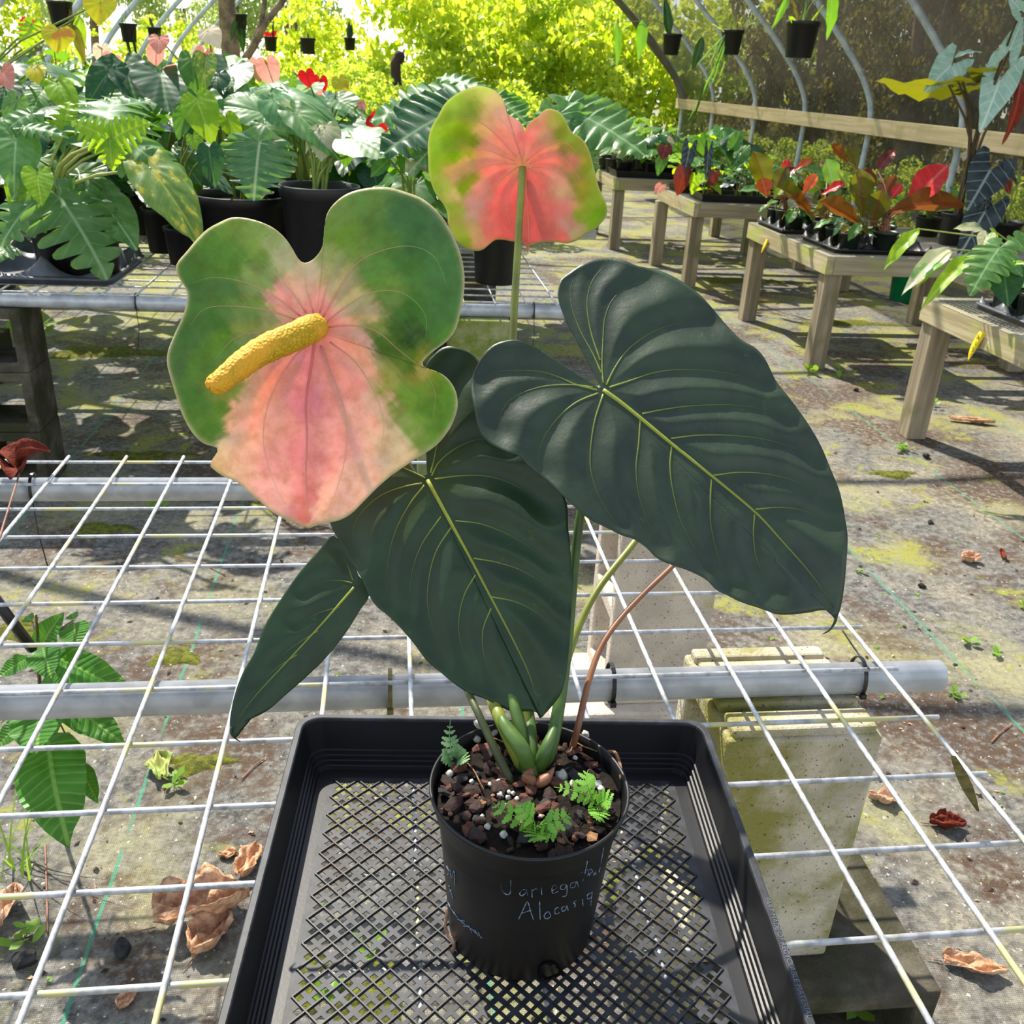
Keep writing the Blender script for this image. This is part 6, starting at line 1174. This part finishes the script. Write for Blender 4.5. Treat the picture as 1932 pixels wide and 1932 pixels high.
# broad-leaved weed growing up below the wires, left
cw = Pz(95, 1500, 0)
o = empty('broadleaf_weed', (cw[0], cw[1], 0), 'crinkled broad leaved weed growing under the front wires, left', 'weed')
ax = [np.array([cw[0], cw[1], 0]), Pd(75, 1290, 1.62), Pd(72, 1220, 1.55), Pd(68, 1160, 1.52)]
v, f = tube(catmull(ax, 16), np.linspace(.004, .002, 16), 6); mk('stem', v, f, M['stem_dark'], o)
for (p0, d0, p1, d1, w_) in [((75,1235),1.55,(85,1170),1.50,1.0),((80,1215),1.52,(88,1265),1.45,1.1),((95,1235),1.52,(228,1292),1.45,.62),((95,1300),1.55,(225,1395),1.48,.62),((60,1240),1.55,(0,1262),1.5,1.0),((140,1170),1.6,(130,1148),1.62,1.2),((140,1175),1.58,(138,1205),1.52,1.3),((60,1172),1.6,(45,1158),1.62,1.2),((80,1330),1.56,(60,1400),1.45,1.3),((90,1380),1.55,(95,1550),1.40,1.0),((60,1350),1.56,(-10,1395),1.5,.9),((150,1440),1.55,(172,1500),1.5,.8),((75,1290),1.55,(110,1290),1.5,1.0)]:
    leaf_at(o, 'oval', Pd(*p0, d0), Pd(*p1, d1), w_, 'crinkle', (0, -.6, .8)); b = ax[1] if p0[1] > 1290 else ax[2]
    v, f = tube([b, (b+Pd(*p0, d0))/2+[0, 0, .004], Pd(*p0, d0)], .0014, 5); mk('petiole', v, f, M['stem_dark'], o)
# black strap hanging under the bench at far left
v, f = tube([Pd(-20, 1115, 1.35), Pd(20, 1170, 1.38), Pd(62, 1225, 1.42)], .008, 6); o = mk('dark_strut', v, f, M['tie_black']); origin_to(o, Pd(62, 1225, 1.42)); tag(o, 'black sloping strut under the front bench, far left', 'strut')
# other weeds, grass tufts, moss cushions, stones
def weed_tuft(label, px, n_, ls, h, mat, seed, kind='weed', z=0.0, name='weed', cat='weed', group='small weeds on the mat'):
    p = Pz(*px, z); r = random.Random(seed); o = empty(name, p, label, cat, group)
    for k in range(n_):
        a = r.uniform(0, 6.28); s = ls*r.uniform(.6, 1.2); el = r.uniform(.15, .9); d = np.array([math.cos(a)*math.cos(el), math.sin(a)*math.cos(el), math.sin(el)])
        b = np.array(p)+np.array([r.uniform(-1, 1)*h*.5, r.uniform(-1, 1)*h*.5, r.uniform(0.1, 1)*h*.5]); e = np.cross(d, [0, 0, 1.]); e /= np.linalg.norm(e)
        if kind == 'grass':
            L = h*r.uniform(.6, 1.3); el = r.uniform(.9, 1.5); d = np.array([math.cos(a)*math.cos(el), math.sin(a)*math.cos(el), math.sin(el)]); b = np.array(p)+np.array([r.uniform(-.03, .03), r.uniform(-.03, .03), 0]); bend = np.array([math.cos(a), math.sin(a), -.4])*L*.35; vv = []
            for t in (0, .35, .7, 1.0): c = b+d*L*t+bend*t*t; w_ = .0022*(1-t*.9); vv += [c-e*w_, c+e*w_]
            mk('blade', vv, [(0, 1, 3, 2), (2, 3, 5, 4), (4, 5, 7, 6)], mat, o)
        else:
            vv = [b, b+d*s*.3+e*s*.22, b+d*s*.7+e*s*.26, b+d*s, b+d*s*.7-e*s*.26, b+d*s*.3-e*s*.22]; mk('leaf', vv, [(0, 1, 2, 3), (0, 3, 4, 5)], mat, o)
            v, f = tube([np.array(p), (np.array(p)+b)/2, b], .0007, 4, False); mk('stem', v, f, M['stem'], o)
weed_tuft('tuft of tall grass under the front wires, lower left', (40, 1640), 16, .05, .16, M['grass'], 1, 'grass', name='grass_tuft', cat='grass')
for i, (px, n_, ls, h, la) in enumerate([((330,1480),9,.03,.03,'beside the pale crumpled leaf under the left wires'),((45,1770),10,.03,.04,'at the lower left under the wires'),((1620,1080),7,.02,.02,'on the mat right of the large leaf'),((1830,1215),9,.028,.02,'on the mat at right, upper of two'),((1885,1235),6,.03,.02,'at the right frame edge'),((1805,1315),8,.022,.02,'on the mat right of the pipe end'),((1705,850),9,.04,.04,'at the foot of the nearest bench leg'),((1530,705),10,.05,.05,'at the foot of the second bench leg'),((1590,712),5,.05,.09,'seedling beside the second bench leg'),((1412,590),8,.06,.10,'at the foot of the third bench leg'),((1620,1915),8,.045,.12,'beside the dark block, bottom right'),((1930,1150),6,.025,.02,'on the mat at the far right edge'),((390,935),12,.045,.05,'behind the far pipe left of the flower'),((300,960),10,.04,.05,'behind the far pipe near the wires'),((60,640),12,.10,.16,'beside the hollow blocks at far left'),((1755,770),6,.04,.06,'climbing the nearest bench leg'),((700,1790),8,.03,.03,'seen through the tray floor, left'),((620,1880),9,.03,.03,'seen through the tray floor, lower left'),((1290,1700),10,.03,.03,'seen through the tray floor, right'),((560,1560),6,.02,.02,'seen through the tray floor, upper left'),((1390,1905),9,.035,.05,'seen through the tray floor, lower right')]):
    weed_tuft('small green weed '+la, px, n_, ls, h, M['weed'], 40+i)
curled('pale green curled leaf lying under the left wires', (302, 1455), .085, .024, M['litter_leaf'] if 'litter_leaf' in M else M['stem_pale'], 0, 21, curl=.5, rot=1.9)
r = random.Random(8)
STN = chunk_mesh(77, 2)
def moss_patch(label, px, sx, sy, seed):
    p = Pz(*px, 0); rr = random.Random(seed); n_ = 26; v = [(p[0], p[1], .009)]; 
    for k in (1, 2, 3):
        for j in range(n_):
            a = 6.2832*j/n_; q = (k/3)*(1+.28*math.sin(3*a+seed)+.18*math.sin(7*a+2*seed)+rr.uniform(-.1, .1)); v.append((p[0]+sx*q*math.cos(a), p[1]+sy*q*math.sin(a), [.008, .006, .0004][k-1]+rr.uniform(0, .0015)*(k < 3)))
    f = [(0, 1+j, 1+(j+1) % n_) for j in range(n_)]
    for k in range(2):
        b = 1+k*n_; f += [(b+j, b+n_+j, b+n_+(j+1) % n_, b+(j+1) % n_) for j in range(n_)]
    o = mk('moss_cushion', v, f, M['moss']); origin_to(o, (p[0], p[1], 0)); tag(o, label, 'moss', 'moss cushions on the mat')
for i, (px, sx, sy, la) in enumerate([((260,860),.16,.05,'behind the far wires at left'),((190,1000),.09,.05,'under the far pipe, left'),((210,665),.30,.10,'in the sun patch behind the front bench'),((330,1240),.055,.04,'under the left wires, centre'),((700,1880),.05,.06,'under the tray, left of the pot'),((1230,1680),.07,.09,'under the tray, right of the pot'),((1685,895),.09,.04,'on the mat left of the nearest bench leg'),((370,1440),.07,.03,'near the pale curled leaf'),((1400,530),.35,.10,'in the sun between the farther benches'),((1600,610),.35,.08,'behind the second bench leg'),((20,1190),.07,.06,'beside the broad leaved weed'),((560,1850),.05,.05,'under the left side of the tray'),((1330,1820),.05,.06,'under the right side of the tray')]):
    moss_patch('yellow-green moss cushion '+la, px, sx, sy, i)
for i, (px, d, la) in enumerate([((1740,1105),.02,'right of the large leaf tip'),((1748,860),.03,'in front of the nearest bench leg'),((1615,735),.025,'right of the second bench leg'),((45,1810),.035,'at the lower left under the wires'),((1755,985),.018,'on the mat at right'),((230,1790),.028,'shaped clod of dark dirt left of the large dead leaf')]):  # the one by the dead leaf is a dirt clod, not a stone
    p = Pz(*px, d*.3); o = shared('stone', STN, None, trs(p, Euler((.2, .3, i)).to_matrix(), (d*1.4, d, d*.8)), M['stone']); tag(o, 'small dark stone '+la, 'stone', 'dark stones on the mat')
for i, (pts, la) in enumerate([([(0,1800),(0,1800)],''), ]): pass
for i, (pts, la) in enumerate([([(330,1055),(375,1060),(425,1085)],'under the far wires left of the flower'),([(85,1590),(88,1680),(90,1760)],'leaning under the lower left wires'),([(455,1470),(480,1445),(500,1430)],'left of the tray back corner'),([(1870,1400),(1890,1380),(1910,1365)],'on the mat at far right')]):
    v, f = tube(catmull([Pz(x, y, .004) for x, y in pts], 8), .0016, 5); o = mk('twig', v, f, M['twig']); origin_to(o, Pz(*pts[0], 0)); tag(o, 'thin dry twig '+la, 'twig', 'dry twigs')
# yellowed strip leaf caught in the wires at right
o = empty('dry_leaf', Pz(1800, 1430, TOP), 'thin yellow dead leaf caught in the right wires', 'dry leaf', 'fallen dry leaves')
v = []
for t in np.linspace(0, 1, 8):
    c = Pd(1797+47*t, 1425+105*t, .93+.10*t); w_ = .006*math.sin(math.pi*min(1, t*.85+.1)); v += [c-RT*w_, c+RT*w_-FW*.003]
mk('blade', v, [(2*i, 2*i+1, 2*i+3, 2*i+2) for i in range(7)], M['tie_olive'], o)
# rear bench odds and ends
# crumbs of bark and leaf strewn over the mat: nobody could count them
def crumbs(label, n_, s0, s1, mat, seed, region):
    r = np.random.RandomState(seed); x0, x1, y0, y1 = region; mbx = MB()
    for k in range(n_):
        p = np.array([r.uniform(x0, x1), y0+(y1-y0)*r.rand()**1.6, .0015]); s = r.uniform(s0, s1); a = r.uniform(0, 6.28); d = np.array([math.cos(a), math.sin(a), 0])*s; e = np.array([-math.sin(a), math.cos(a), 0])*s*r.uniform(.25, .7); u = np.array([0, 0, s*r.uniform(.1, .5)])
        mbx.add([p-d, p-e*.9+u*.4, p+d+u*.2, p+e+u, p-d*.3+e*.8], [(0, 1, 2, 3, 4)])
    o = mbx.build('ground_crumbs', mat, None, False); origin_to(o, ((x0+x1)/2, (y0+y1)/2, 0)); tag(o, label, 'litter', kind='stuff')
crumbs('dark brown bark and soil crumbs scattered over the mat', 900, .003, .010, M['bk2'], 1, (-.6, 3.2, .2, 5.0))
crumbs('tan leaf crumbs scattered over the mat', 350, .003, .009, M['litter'], 2, (-.6, 3.2, .2, 5.0))
crumbs('tiny green seedlings scattered over the mat', 260, .004, .011, M['weed'], 3, (-.6, 3.0, .2, 5.0))
